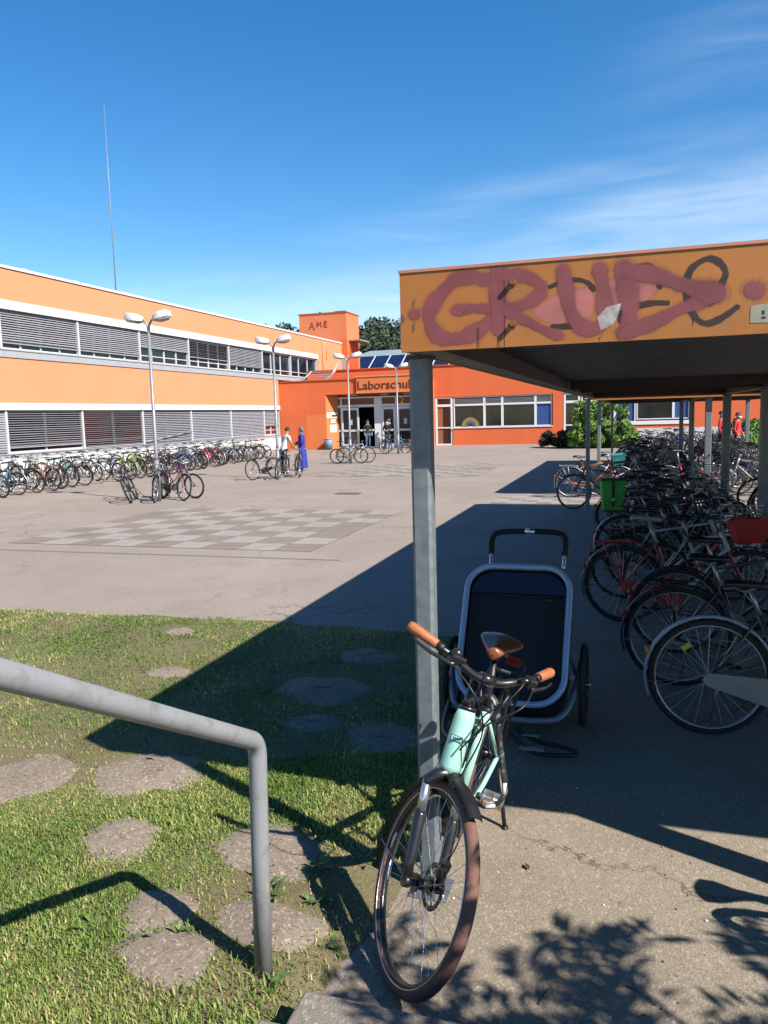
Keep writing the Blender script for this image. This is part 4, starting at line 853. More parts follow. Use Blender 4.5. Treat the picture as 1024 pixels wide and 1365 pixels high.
    b=MB(); b.tube([s0,stop+Vector((0,0,.02))],.0128,n); b.tube([t+Vector((-.08,-.02,-.0)),t+Vector((-.02,-.018,-.03)),t+Vector((.07,-.01,-.0))],.004,4); b.tube([t+Vector((-.08,.02,-.0)),t+Vector((-.02,.018,-.03)),t+Vector((.07,.01,-.0))],.004,4); b.build('seat_post',M['steeld'],sd)
    # handlebar
    hbm=M[sp.get('barm','steeld')]; hs=sp.get('bar','swept'); stem=ht+ax*sp.get('stem',.09); c=stem+Vector((.05,0,.015))
    b=MB(); b.T=S; b.tube([ht+ax*.015,stem,c],.0135,n)
    if hs=='swept': half=[(0,0,0),(.03,.1,.03),(.03,.2,.06),(-.07,.28,.06),(-.2,.29,.04)]
    elif hs=='riser': half=[(0,0,0),(.0,.05,.0),(-.005,.13,.035),(-.02,.2,.05),(-.06,.33,.055)]
    else: half=[(0,0,0),(0,.1,.005),(-.01,.2,.01),(-.025,.29,.01)]
    hw=sp.get('hw',1.)
    L=smooth([c+Vector((x,y*hw,z)) for x,y,z in half],4); Rr=[Vector((p.x,-p.y,p.z)) for p in L]
    b.tube(Rr[::-1]+L[1:],.0112,n); ho=b.build('handlebar',hbm,r)
    for P in (L,Rr):
        b=MB(); b.T=S; d=(P[-1]-P[-4]).normalized(); e=P[-1]; b.tube([e-d*.12,e-d*.06,e+d*.006],[.0155,.017,.0165],n); b.build('grip',sp.get('grip',M['black']),ho)
    if q is not QL:
        for P in (L,Rr):
            b=MB(); b.T=S; d=(P[-1]-P[-4]).normalized(); e=P[-1]-d*.14; o=Vector((.05,0,-.03)); b.tube([e,e+o*.6,e+o+d*.04,e+o*1.1+d*.15],.006,6); b.build('brake_lever',M['steeld'],ho)
        b=MB(); b.T=S
        for s in (-1,1): b.tube(smooth([c+Vector((.03,s*.17,.03)),c+Vector((.13,s*.08,.0)),c+Vector((.09,s*.02,-.14)),hb+Vector((.02,s*.01,.02))],5),.0028,5)
        b.build('cable',M['black'],ho)
    # drive
    b=MB(); b.cyl((bb.x,-.052,bb.z),(bb.x,-.046,bb.z),.085,max(12,n)); b.cyl((bb.x,-.066,bb.z),(bb.x,.066,bb.z),.012,6); ca=sp.get('crank',.6)
    for s in (-1,1):
        e=Vector((bb.x+s*.16*math.cos(ca),s*-.075,bb.z+s*.16*math.sin(ca))); b.tube([Vector((bb.x,s*-.06,bb.z)),e],.009,max(4,n-3))
    cr_=b.build('crank',M['steeld'],r)
    for s in (-1,1):
        e=Vector((bb.x+s*.16*math.cos(ca),s*-.075,bb.z+s*.16*math.sin(ca))); b=MB(); b.box(e+Vector((-.045,s*-.02,-.012)),e+Vector((.045,s*-.1,.012))); b.build('pedal',M['black'],cr_)
    if sp.get('guard'):
        b=MB(); p=[(bb.x+.1,bb.z),(bb.x+.06,bb.z+.085),(bb.x-.05,bb.z+.1),(-.02,R+.045),(-.05,R),(-.02,R-.035),(bb.x-.02,bb.z-.1),(bb.x+.07,bb.z-.075)]
        b.loft([[(x,y,z) for x,z in p] for y in (-.084,-.072)]); b.sm=[False]*len(b.sm); b.build('chain_guard',sp['guard'],r)
    else:
        b=MB(); b.tube([(bb.x,-.049,bb.z+.085),(0,-.049,R+.035)],.004,4); b.tube([(bb.x,-.049,bb.z-.085),(0,-.049,R-.035)],.004,4); b.cyl((0,-.052,R),(0,-.046,R),.036,max(8,n)); b.build('chain',M['steeld'],r)
    if sp.get('mud'):
        pr=[(.0,-.028),(.011,-.02),(.015,0),(.011,.02),(.0,.028),(.004,.018),(.008,0),(.004,-.018)]
        for cx,SS,arc in ((0,None,(.25,3.5)),(WB,S,(.9,3.55))):
            b=MB(); b.T=SS; b.torus((cx,0,R),R+.012,0,max(12,q['ring']//2),8,0,prof=pr,arc=(arc[0],arc[1]))
            a=arc[1]-.25
            for s in (-1,1):
                b.tube([(cx,s*.058,R),(cx+(R+.02)*math.cos(a),s*.022,R+(R+.02)*math.sin(a))],.0022,3,1)
            mo=b.build('mudguard',[sp['mud'],M['steeld']],r)
            if cx==0:
                b=MB(); a=2.75; e=Vector(((R+.035)*math.cos(a),0,R+(R+.035)*math.sin(a))); b.sphere(e,(.018,.022,.028),8,6); b.build('tail_reflector',M['reflr'] if not sp.get('tailo') else M['reflo'],mo)
    if sp.get('rack'):
        b=MB(); z=R+.40; m_=4 if q is QL else 7
        for s in (-1,1):
            b.tube(smooth([(.18,s*.045,z-.02),(.1,s*.06,z),(-.2,s*.065,z),(-.26,s*.04,z)],3),.006,m_); b.tube([(0,s*.068,R),(-.06,s*.066,z)],.0055,m_)
            b.tube([(0,s*.068,R),(-.2,s*.066,z)],.0055,m_)
        for x in (-.25,-.1,.06): b.tube([(x,-.06,z),(x,.06,z)],.005,m_)
        b.box((-.2,-.028,z+.006),(.06,.028,z+.012)); b.build('carrier',sp['rack'],r)
    if sp.get('basket'):
        b=MB(); b.T=S; o=c+Vector((.2,0,-.06)); m_=sp['basket']; hi_,w0,w1,d0,d1=.22,.13,.18,.11,.15
        solid=sp.get('solid')
        def ring(u): return [(o.x+sx*(d0+(d1-d0)*u),sy*(w0+(w1-w0)*u),o.z-.12+hi_*u) for sx,sy in ((-1,-1),(1,-1),(1,1),(-1,1))]
        if solid:
            b.loft([ring(0),ring(1)],caps=False); b.sm=[False]*len(b.sm); b.poly(ring(0)[::-1]); b.loft([ring(.04),[(x*.99+o.x*.01,y*.98,z) for x,y,z in ring(1)]],caps=False); b.tube(ring(1),.008,5,closed=True); b.sm=[False]*len(b.sm)
        else:
            for u in (0,.2,.4,.6,.8,1): b.tube(ring(u),.003 if u<1 else .006,4,closed=True)
            A,B=ring(0),ring(1)
            for k in range(4):
                for j in range(6): t_=j/6; b.tube([Vector(A[k]).lerp(Vector(A[(k+1)%4]),t_),Vector(B[k]).lerp(Vector(B[(k+1)%4]),t_)],.0022,3)
            for j in range(1,6): t_=j/6; b.tube([Vector(A[0]).lerp(Vector(A[1]),t_),Vector(A[3]).lerp(Vector(A[2]),t_)],.0022,3)
        b.build('basket',m_,r)
    if sp.get('light',True):
        b=MB(); b.T=S; b.cyl(hb+Vector((.05,0,.06)),hb+Vector((.11,0,.055)),.022,max(6,n),r2=.03); b.build('headlight',M['steeld'],r)
    if sp.get('stand',True):
        b=MB(); b.tube([(.08,.07,R-.02),(.02,.2,.0)],.008,max(4,n-3)); b.build('kickstand',M['steeld'],r)
    r['R']=R; r['WB']=WB
    return r
USED_PROTO={}
def recolour(o,cname):
    for ch in o.children:
        if ch.name.split('.')[0] in ('frame','fork'):
            sl_=ch.material_slots[0]; sl_.link='OBJECT'; sl_.material=FR[cname]
def proto(key,sp):
    r=bike(sp,QL); r['unused']=1; USED_PROTO[key]=[r,False,sp]; return r
PS=dict(diamond=dict(style='diamond',frame=FR['black'],bar='flat',mud=M['black'],rack=M['blackm']),
 step=dict(style='step',frame=FR['black'],bar='swept',mud=M['steeld'],rack=M['blackm'],guard=M['black'],forkm=FR['black']),
 basket=dict(style='swan',frame=FR['black'],bar='swept',mud=M['black'],rack=M['steeld'],guard=M['black'],basket=M['steeld']),
 mtb=dict(style='mtb',frame=FR['black'],bar='riser',tw=.026,R=.335,rim='blackm',light=False,stand=True),
 white=dict(style='diamond',frame=FR['white'],bar='flat',tyre=M['tyrew'],saddle=M['black'],light=False),
 kid=dict(style='kid',frame=FR['black'],bar='riser',R=.25,WB=.86,tw=.022,mud=M['black'],light=False,hw=.85))
for k,s in PS.items(): s['crank']=.4+.5*len(k); proto(k,s)
def place(key,cname,loc,head,lean,label,group,steer=None):
    p=USED_PROTO[key]; r=copy_tree(p[0])
    del r['unused']; r.location=loc; r.rotation_mode='XYZ'
    r.rotation_euler=(Matrix.Rotation(head,3,'Z')@Matrix.Rotation(lean,3,'X')).to_euler(); tag(r,label,'bicycle',group); recolour(r,cname); return r
KINDW={'diamond':'crossbar','step':'step-through','basket':'wire-basket','mtb':'mountain','white':'white-tyred','kid':"children's"}
ORD=['first','second','third','fourth','fifth','sixth','seventh','eighth','ninth','tenth','eleventh','twelfth','thirteenth','fourteenth','fifteenth','sixteenth','seventeenth','eighteenth','nineteenth','twentieth','twenty-first','twenty-second','twenty-third','twenty-fourth','twenty-fifth','twenty-sixth','twenty-seventh','twenty-eighth','twenty-ninth','thirtieth','thirty-first','thirty-second']
rb_=random.Random(77)
def row(seq,x,y0,dy,head,where,group,jx=.18,jh=9,start=1):
    y=y0
    for i,(k,c) in enumerate(seq):
        h=R_(head+rb_.uniform(-jh,jh)); xx=x+rb_.uniform(-jx,jx)
        place(k,c,(xx,y,0),h,R_(rb_.choice([-1,1])*rb_.uniform(1,6)),f'{c} {KINDW[k]} bicycle, {ORD[i+start-1]} {where}',group)
        y+=dy*rb_.uniform(.8,1.2)
# row along the white plinth of the long wing, rear wheels towards the yard
front=[('mtb','blue'),('step','light blue'),('diamond','black'),('basket','black'),('mtb','orange'),('diamond','teal'),('diamond','black'),('white','white'),('mtb','black'),('step','dark grey'),('diamond','lime'),('mtb','lime'),('step','black'),('diamond','purple'),('kid','black'),('basket','dark red'),('mtb','blue'),('diamond','light blue'),('mtb','black'),('step','silver'),('kid','red'),('step','red'),('mtb','red'),('diamond','black'),('basket','dark red'),('mtb','white'),('step','light blue'),('diamond','black'),('mtb','silver'),('diamond','black'),('step','red'),('mtb','black')]
y=17.6; 
for i,(k,c) in enumerate(front):
    x=-16.95-max(0,(y-26))*.115+rb_.uniform(-.15,.15)
    place(k,c,(x,y,0),R_(180+rb_.uniform(-16,4)),R_(rb_.choice([-1,1])*rb_.uniform(2,7)),f'{c} {KINDW[k]} bicycle, {ORD[i]} from left in the front row before the blinds','bicycles in the row along the long wing')
    y+=.62*rb_.uniform(.75,1.25)
back=[('diamond','black'),('step','silver'),('mtb','black'),('diamond','dark grey'),('basket','navy'),('mtb','green'),('diamond','black'),('step','white'),('mtb','blue'),('diamond','silver'),('step','black'),('mtb','dark red'),('diamond','black'),('kid','blue'),('step','purple'),('diamond','black'),('mtb','white'),('step','black')]
y=18.2
for i,(k,c) in enumerate(back):
    place(k,c,(-20.7+rb_.uniform(-.2,.2),y,0),R_(rb_.uniform(-12,12)),R_(rb_.choice([-1,1])*rb_.uniform(2,6)),f'{c} {KINDW[k]} bicycle, {ORD[i]} from left in the back row against the plinth','bicycles in the row along the long wing')
    y+=1.05*rb_.uniform(.8,1.2)
# bicycles leaning round the lamp posts
G='bicycles parked round the street lamps'
place('mtb','black',(-12.45,17.6,0),R_(-62),R_(20),'black mountain bicycle leaning steeply at the left of the nearest lamp','%s'%G)
place('diamond','black',(-11.75,17.75,0),R_(-68),R_(-5),'black crossbar bicycle facing the camera at the nearest lamp post',G)
place('step','dark red',(-11.8,17.75,0),R_(-28),R_(-9),'dark red step-through bicycle at the right of the nearest lamp post',G)
place('mtb','purple',(-11.9,17.95,0),R_(-8),R_(4),'purple mountain bicycle behind the others at the nearest lamp post',G)
place('basket','black',(-11.7,24.4,0),R_(-105),R_(6),'black wire-basket bicycle at the left of the lamp beside the white shirt',G)
place('diamond','dark grey',(-11.35,24.55,0),R_(-80),R_(-5),'dark grey crossbar bicycle facing the camera at the lamp beside the white shirt',G)
place('step','black',(-11.3,25.3,0),R_(-60),R_(-6),'black step-through bicycle between the white shirt and the blue dress',G)
place('mtb','black',(-12.2,31.75,0),R_(4),R_(5),'black mountain bicycle seen side on at the lamp left of the sign',G)
place('diamond','silver',(-12.05,32.15,0),R_(10),R_(-4),'silver crossbar bicycle behind the black one at the lamp left of the sign',G)
place('diamond','teal',(-12.55,39.9,0),R_(15),R_(5),'teal crossbar bicycle at the farthest lamp before the entrance',G)
place('step','blue',(-12.9,40.5,0),R_(-60),R_(-4),'blue step-through bicycle left of the farthest lamp before the entrance',G)
place('kid','red',(-11.5,40.2,0),R_(20),R_(5),"red children's bicycle right of the farthest lamp before the entrance",G)
# under the shelters
dk=['black']*8+['dark grey','silver','navy','dark red','green','blue','black','white','teal','brown']
def seq(n): return [(rb_.choice(['diamond','step','basket','mtb','diamond','step']),rb_.choice(dk)) for _ in range(n)]
row(seq(15),.08,8.55,.5,0,"in the nearest shelter's left row behind the red one",'bicycles under the nearest shelter',.2,10)
row(seq(24),3.35,5.2,.45,180,"from the front in the nearest shelter's right row",'bicycles under the nearest shelter',.22,10)
row(seq(20),.0,19.1,.6,0,"from the front in the second shelter's left row",'bicycles under the second shelter',.25,10)
row(seq(20),3.35,19.0,.62,180,"from the front in the second shelter's right row",'bicycles under the second shelter',.25,10)
row(seq(14),1.2,34.5,.75,-25,'from the front in the open beyond the second shelter','bicycles in the open beyond the shelters',.9,25)
row(seq(12),4.4,33.2,.9,150,'from the front on the right beyond the second shelter','bicycles in the open beyond the shelters',.7,25)
for p,_,_2 in USED_PROTO.values():
    for o in [p]+list(p.children_recursive): bpy.data.objects.remove(o)
# ---- the nearer, individually built ones on the right
def near(sp,loc,head,lean,label,group='bicycles at the front of the nearest shelter',q=QM):
    r=bike(sp,q); r.location=loc; r.rotation_euler=(Matrix.Rotation(R_(head),3,'Z')@Matrix.Rotation(R_(lean),3,'X')).to_euler(); return tag(r,label,'bicycle',group)
M['mudblue']=mat('pale_blue_mudguard',(.42,.50,.62),.35,var=.08); M['cream']=mat('cream_chain_guard',(.36,.34,.29),.5,var=.1)
near(dict(style='step',frame=FR['dark grey'],mud=M['mudblue'],guard=M['cream'],rack=None,refl=True,tailo=True,saddle=M['black'],R=.36,crank=2.2,sh=-.02),(.47,4.98,0),2,-3,'grey bicycle with pale blue mudguards and cream chain guard at the right edge')
near(dict(style='diamond',frame=FR['black'],mud=M['black'],rack=M['blackm'],saddle=M['black'],R=.37,crank=1.2),(.33,5.85,0),-4,3,'black bicycle with silver rims behind the one with pale blue mudguards')
near(dict(style='diamond',frame=FR['dark grey'],mud=M['black'],saddle=M['black'],R=.36,crank=2.8,bar='flat'),(.36,6.65,0),3,4,'dark grey bicycle between the red framed one and the black one in front')
near(dict(style='step',frame=FR['red'],forkm=FR['red'],frame2=FR['white'],mud=FR['dark grey'],rack=FR['red'],guard=FR['red'],saddle=M['greysad'],R=.365,crank=1.,tr=.018,sh=.03,steer=.12,basket=M['redcrate'],solid=True,rim='blackm'),(-.06,7.55,0),-3,-4,'red bicycle with white down tube, red carrier, red front crate and grey saddle')
near(dict(style='mtb',frame=FR['white'],mud=None,R=.35,bar='riser',crank=.5,light=False),(.25,8.05,0),5,5,'white mountain bicycle just behind the red one with the crate')
near(dict(style='diamond',frame=FR['dark grey'],mud=M['black'],bar='flat',rack=M['blackm'],R=.36,WB=1.12,crank=.2,steer=-.2),(-.02,16.25,0),176,6,'dark bicycle pointing left past the far post of the nearest shelter','bicycles under the nearest shelter')
near(dict(style='diamond',frame=FR['orange'],mud=M['steeld'],bar='swept',rack=M['steeld'],R=.355,crank=.2,basket=M['tealcrate'],solid=True),(-1.35,18.55,0),6,5,'orange framed bicycle with a teal basket at the front of the second shelter','bicycles under the second shelter')
near(dict(style='diamond',frame=FR['red'],mud=M['steeld'],bar='flat',R=.355,crank=.2,sh=.1),(.75,18.7,0),8,3,'bright red crossbar bicycle in sun beside the front centre post of the second shelter','bicycles under the second shelter')
near(dict(style='step',frame=FR['white'],forkm=FR['white'],mud=M['steeld'],bar='flat',R=.35,crank=.2),(-.75,19.0,0),14,-4,'white step-through bicycle at the front of the second shelter','bicycles under the second shelter')
near(dict(style='mtb',frame=FR['green'],bar='riser',R=.34,tw=.026,crank=.9,light=False),(.25,11.9,0),8,6,'green mountain bicycle in the dark middle of the nearest shelter','bicycles under the nearest shelter')
near(dict(style='diamond',frame=FR['black'],mud=M['black'],rack=M['blackm'],R=.36,crank=.5),(-.18,12.75,0),4,3,'black bicycle carrying the bright green pannier','bicycles under the nearest shelter')
near(dict(style='mtb',frame=FR['black'],bar='flat',R=.36,crank=.2,light=False,stand=False),(1.18,2.9,0),3,4,'black bicycle just right of the view whose shadow falls on the path',q=QM)
# green pannier hanging on a bicycle of the left row
t=thing('pannier','bright green roll-top pannier hanging on the side of a bicycle carrier','pannier',(-.27,12.62,.42),(0,0,R_(4)))
b=MB(); b.loft([[(x*w,y*d,z) for x,y in ((-.17,-.08),(.17,-.08),(.2,0),(.17,.08),(-.17,.08),(-.2,0))] for w,d,z in ((.72,.7,0),(.82,1,.04),(.95,1.05,.28),(1.0,.8,.42),(.98,.35,.5))]); b.sm=[False]*len(b.sm); b.build('bag',M['greenbag'],t,bevel=.012)
b=MB(); b.box((-.19,-.035,.49),(.19,.035,.53)); b.box((-.02,-.092,.1),(.02,-.085,.5)); b.build('strap',M['black'],t)
b=MB(); b.cyl((0,-.088,.2),(0,-.094,.2),.028,12); b.build('reflector',M['steel'],t)
# ------------------------------------------------------------------ mint e-bike in the foreground
def ebike():
    R=.362; WB=1.12; st=R_(36); heading=math.atan2(-1.1,-.05); lean=R_(-14)
    r=thing('electric_bicycle','mint green electric bicycle with brown tyres and tan grips leaning by the shelter post','bicycle')
    rot=Matrix.Rotation(heading,3,'Z')@Matrix.Rotation(lean,3,'X'); r.rotation_euler=rot.to_euler(); r.location=(-.763,3.622,0)
    q=QH; bb=Vector((.46,0,.29)); hb=Vector((WB-.19,0,.70)); ht=hb+Vector((-.085,0,.225)); ax=(ht-hb).normalized(); s0=bb+Vector((-.17,0,.42)); stop=s0+Vector((-.06,-.028,.195))
    S=Matrix.Translation(hb)@Matrix.Rotation(st,4,ax)@Matrix.Translation(-hb)
    def bl(b,n,m,p=None,bv=0): return b.build(n,m,p or r,bevel=bv)
    b=MB(); b.tube([hb,hb+ax*.03,ht-ax*.03,ht],[.036,.042,.04,.033],24)
    b.tube(smooth([hb+ax*.05,hb+Vector((-.14,0,-.13)),bb+Vector((.14,0,.12)),bb+Vector((.03,0,.02))],6),[.036]*6+[.034]*12+[.03],18,flat=(1,.9)); b.tube(smooth([ht-ax*.06,ht+(s0-ht)*.5+Vector((0,0,-.05)),s0-Vector((0,0,.1))],6),.019,14); b.tube([bb,s0],.02,16)
    for s in (-1,1): b.tube(smooth([bb+Vector((-.04,s*.04,0)),Vector((.2,s*.055,.30)),Vector((0,s*.068,R))],5),.012,10); b.tube([s0+Vector((-.01,s*.022,-.06)),(0,s*.068,R)],.0095,10)
    fo=bl(b,'frame',M['mint'])
    b=MB(); b.obox(hb+ax*.135+Vector((.0405,0,.0148)),(.002,.044,.02),(0,-math.atan2(.085,.225)*1.0,0)); bl(b,'badge',M['black'],fo)
    b=MB(); b.obox(hb+ax*.135+Vector((.0415,0,.0151)),(.002,.040,.016),(0,-math.atan2(.085,.225),0)); bl(b,'badge',M['mint'],fo)
    b=MB()
    for k in range(4): b.obox(hb+ax*.135+Vector((.0425,-.0115+k*.0077,.0155)),(.0015,.0045,.007 if k%2 else .0085),(0,-.36,0))
    bl(b,'badge',M['black'],fo)
    # mid motor and battery
    b=MB(); b.loft([[(bb.x+x,y,bb.z+z) for x,z in ((-.06,.06),(-.08,-.02),(-.03,-.09),(.07,-.08),(.12,-.01),(.09,.07))] for y in (-.055,-.045,.045,.055)]); b.sm=[False]*len(b.sm); bl(b,'motor',M['black'],None,.008)
    # suspension fork
    cr=hb-ax*.02; b=MB(); b.T=S; fa=Vector((WB,0,R))
    b.tube([ht+ax*.02,hb],.016,14); b.tube(smooth([cr+Vector((0,-.07,-.03)),cr+Vector((.004,-.04,.012)),cr+Vector((.004,0,.022)),cr+Vector((.004,.04,.012)),cr+Vector((0,.07,-.03))],5),.024,14)
    lo=(fa-cr); 
    for s in (-1,1):
        k=cr+Vector((0,s*.07,-.02)); e=Vector((WB,s*.068,R)); d=(e-k); b.tube([k+d*.32,k+d*.36,k+d*.8,e],[.021,.023,.019,.016],16); b.cyl(e+Vector((0,-.012,0)),e+Vector((0,.012,0)),.022,14)
    a0=cr+Vector((-.02,.07,0))+lo*.40; b.tube(smooth([cr+Vector((0,-.072,0))+lo*.40,cr+Vector((-.03,-.06,.0))+lo*.26,cr+Vector((-.045,0,0))+lo*.2,cr+Vector((-.03,.06,.0))+lo*.26,cr+Vector((0,.072,0))+lo*.40],4),.013,10)
    fk=bl(b,'fork',M['blackm'])
    for s in (-1,1): b=MB(); b.T=S; k=cr+Vector((0,s*.07,-.02)); e=Vector((WB,s*.068,R)); b.tube([k,k+(e-k)*.33],.0165,14); bl(b,'stanchion',M['steel'],fk)
    b=MB(); b.T=S; e=Vector((WB,.068,R)); b.box(e+Vector((-.05,-.016,.02)),e+Vector((-.02,.018,.085))); b.tube(smooth([e+Vector((-.03,0,.08)),e+Vector((-.06,.012,.2)),cr+Vector((-.03,.075,-.05)),ht+Vector((.05,.04,0)),ht+Vector((.1,.1,.12))],6),.003,6); bl(b,'brake_caliper',M['black'],fk)
    w1=wheel(0,R,None,r,M['tyreb'],q,.0235,'blackm',False,.07,'steel'); w2=wheel(WB,R,S,r,M['tyreb'],q,.0235,'blackm',True,.06,'steel')
    b=MB(); b.T=S
    for s in (-1,1): b.torus((WB,s*.0205,R),R-.034,.0022,72,5)
    bl(b,'rim_stripe',M['steel'],w2)
    b=MB(); b.T=S
    for a in (3.6,): b.tube([(WB+(R-.05)*math.cos(a+u*.08),.004,R+(R-.05)*math.sin(a+u*.08)) for u in range(4)],.005,8)
    bl(b,'spoke_reflector',M['steel'],w2); b=MB(); b.T=S
    b.tube([(WB+(R-.055)*math.cos(3.25+u*.07),-.014,R+(R-.055)*math.sin(3.25+u*.07)) for u in range(4)],.004,8)
    bl(b,'spoke_reflector',M['steel'],w2)
    pr=[(.0,-.029),(.010,-.024),(.016,-.012),(.017,0),(.016,.012),(.010,.024),(.0,.029),(.006,.022),(.012,.01),(.013,0),(.012,-.01),(.006,-.022)]
    for cx,SS,arc in ((0,None,(.3,3.5)),(WB,S,(1.3,3.75))):
        b=MB(); b.T=SS; b.torus((cx,0,R),R+.012,0,40,12,0,prof=pr,arc=arc)
        for a in ((arc[1]-.3,) if cx else (arc[1]-.3,2.2)):
            for s in (-1,1): b.tube([(cx,s*.066,R),(cx+(R+.016)*math.cos(a),s*.03,R+(R+.016)*math.sin(a))],.0026,6,1)
        bl(b,'mudguard',[M['black'],M['steeld']])
    # cockpit
    stem=ht+ax*.13; b=MB(); b.T=S; b.tube([ht+ax*.005,ht+ax*.05,stem],[.027,.022,.019],18); c=stem+Vector((.075,0,.03)); b.tube([stem-ax*.015,stem+Vector((.035,0,.022)),c],[.022,.022,.02],16,flat=(1,.8)); b.cyl(c+Vector((0,-.028,0)),c+Vector((0,.028,0)),.021,16); b.tube([ht-ax*.0,ht+ax*.015],.034,20)
    L=smooth([c,c+Vector((0,.06,.002)),c+Vector((-.015,.15,.035)),c+Vector((-.045,.215,.05)),c+Vector((-.13,.315,.058))],6); Rr=[Vector((p.x,-p.y,p.z)) for p in L]
    b.tube(Rr[::-1]+L[1:],[.0115]*9+[.0122]*6+[.0155]*19+[.0122]*6+[.0115]*9 if len(Rr[::-1]+L[1:])==49 else .0125,16); ho=bl(b,'handlebar',M['blackm'])
    for s,P in ((1,L),(-1,Rr)):
        d=(P[-1]-P[-5]).normalized(); e=P[-1]
        b=MB(); b.T=S; b.tube([e-d*.125,e-d*.12,e-d*.07,e-d*.01,e+d*.004],[.0165,.0185,.0195,.0205,.017],18); g_=bl(b,'grip',M['grip'],ho)
        b=MB(); b.T=S; b.tube([e-d*.155,e-d*.127],.0172,16); b.box(e-d*.2+Vector((-.02,-.018,-.022)),e-d*.2+Vector((.03,.018,.016))); bl(b,'shifter',M['black'],ho,.006)
        b=MB(); b.T=S; k=e-d*.19; o=Vector((.045,0,-.022)); b.tube(smooth([k,k+o*.8,k+o+d*.05,k+o*1.15+d*.12,k+o*1.0+d*.175],5),[.009]*5+[.0075]*10+[.006]*6,8,flat=(1,.7)); b.tube([k+Vector((.01,0,0)),k+Vector((.025,-s*.05,.0))],.011,10); bl(b,'brake_lever',M['blackm'],ho)
    b=MB(); b.T=S; b.obox(c+Vector((-.03,.06,.04)),(.05,.045,.012),(0,-.4,0)); bl(b,'display',M['black'],ho,.004)
    b=MB(); b.T=S; b.sphere(Rr[12]+Vector((0,0,.022)),(.02,.02,.018),14,8); bl(b,'bell',M['blackm'],ho)
    for i,(P0,P1,P2,P3) in enumerate([(L[15]+Vector((.04,0,-.01)),c+Vector((.13,.10,-.01)),c+Vector((.10,.01,-.15)),hb+Vector((.02,.03,.05))),(Rr[15]+Vector((.04,0,-.01)),c+Vector((.14,-.09,-.02)),c+Vector((.09,.03,-.17)),hb+Vector((.03,.035,.02))),(L[10]+Vector((.0,0,.01)),c+Vector((.07,.1,.05)),c+Vector((.1,.03,-.08)),hb+Vector((.03,-.02,.12)))]):
        b=MB(); b.T=S; b.tube(smooth([P0,P1,P2,P3],8),.0032,7); bl(b,'cable',M['black'],ho)
    b=MB(); b.T=S; b.cyl(hb+Vector((.045,0,.02)),hb+Vector((.1,0,.012)),.021,16,r2=.027); b.tube([hb+Vector((.02,0,-.02)),hb+Vector((.06,0,.0))],.009,8); hl=bl(b,'headlight',M['black'])
    b=MB(); b.T=S; b.cyl(hb+Vector((.1,0,.012)),hb+Vector((.104,0,.0115)),.024,16); bl(b,'headlight_lens',M['lens'],hl)
    # saddle
    b=MB(); t=stop+Vector((-.03,0,.05)); prof=[(-.135,.055,.014),(-.118,.092,.026),(-.07,.108,.03),(-.01,.082,.024),(.045,.052,.022),(.085,.036,.02),(.105,.022,.014)]
    b.loft([[t+Vector((x,w_*math.cos(a),z+(.026 if math.sin(a)>0 else .034)*math.sin(a)*(1-.25*abs(math.cos(a))))) for a in [2*math.pi*j/22 for j in range(22)]] for x,w_,z in prof]); sd=bl(b,'saddle',M['leather']); md=sd.modifiers.new('sub','SUBSURF'); md.levels=md.render_levels=1
    b=MB(); b.tube([s0-Vector((0,0,.02)),stop+Vector((0,0,.02))],.0152,14)
    for s in (-1,1): b.tube(smooth([t+Vector((-.1,s*.025,.0)),t+Vector((-.04,s*.022,-.04)),t+Vector((.03,s*.018,-.035)),t+Vector((.1,s*.01,.0))],4),.004,8)
    b.cyl(s0+Vector((0,0,-.01)),s0+Vector((0,0,.012)),.023,16); bl(b,'seat_post',M['black'],sd)
    for s in (-1,1):
        b=MB(); b.tube([t+Vector((-.11,s*.03,.0)),t+Vector((-.11,s*.03,-.055))],.009,10); bl(b,'saddle_spring',M['steeld'],sd)
    # drive
    ca=-2.0; b=MB(); b.cyl((bb.x,-.066,bb.z),(bb.x,-.06,bb.z),.08,28)
    P=[]
    for s in (-1,1):
        e=Vector((bb.x+s*.165*math.cos(ca),-s*.085,bb.z+s*.165*math.sin(ca))); b.tube([Vector((bb.x,-s*.068,bb.z)),e],[.014,.011],10); P.append((s,e))
    ck=bl(b,'crank',M['blackm'])
    for s,e in P:
        b=MB(); o=e+Vector((0,-s*.06,0))
        for x in (-.04,.04): b.box(o+Vector((x-.006,-.045,-.011)),o+Vector((x+.006,.045,.011)))
        for y in (-.042,0,.042): b.box(o+Vector((-.034,y-.004,-.009)),o+Vector((.034,y+.004,.009)))
        b.tube([e,o+Vector((0,-s*.045,0))],.009,8); pd=bl(b,'pedal',M['steel'],ck)
        b=MB()
        for x in (-.0475,.0475): b.box(o+Vector((x-.0018,-.03,-.007)),o+Vector((x+.0018,.03,.007)))
        bl(b,'pedal_reflector',M['reflo'],pd)
    b=MB(); p=[(bb.x+.1,bb.z),(bb.x+.06,bb.z+.09),(bb.x-.05,bb.z+.1),(-.02,R+.045),(-.05,R),(-.02,R-.035),(bb.x-.02,bb.z-.1),(bb.x+.07,bb.z-.08)]
    b.loft([[(x,y,z) for x,z in p] for y in (-.082,-.07)]); b.sm=[False]*len(b.sm); bl(b,'chain_guard',M['black'],None,.004)
    # carrier, kickstand, tail light
    b=MB(); z=.76
    for s in (-1,1):
        b.tube(smooth([(.2,s*.05,z-.05),(.12,s*.07,z),(-.2,s*.075,z),(-.28,s*.05,z)],4),.007,8); b.tube([(0,s*.078,R),(-.03,s*.076,z)],.0065,8); b.tube([(0,s*.078,R),(-.2,s*.076,z)],.0065,8)
    for x in (-.26,-.12,.04): b.tube([(x,-.07,z),(x,.07,z)],.006,8)
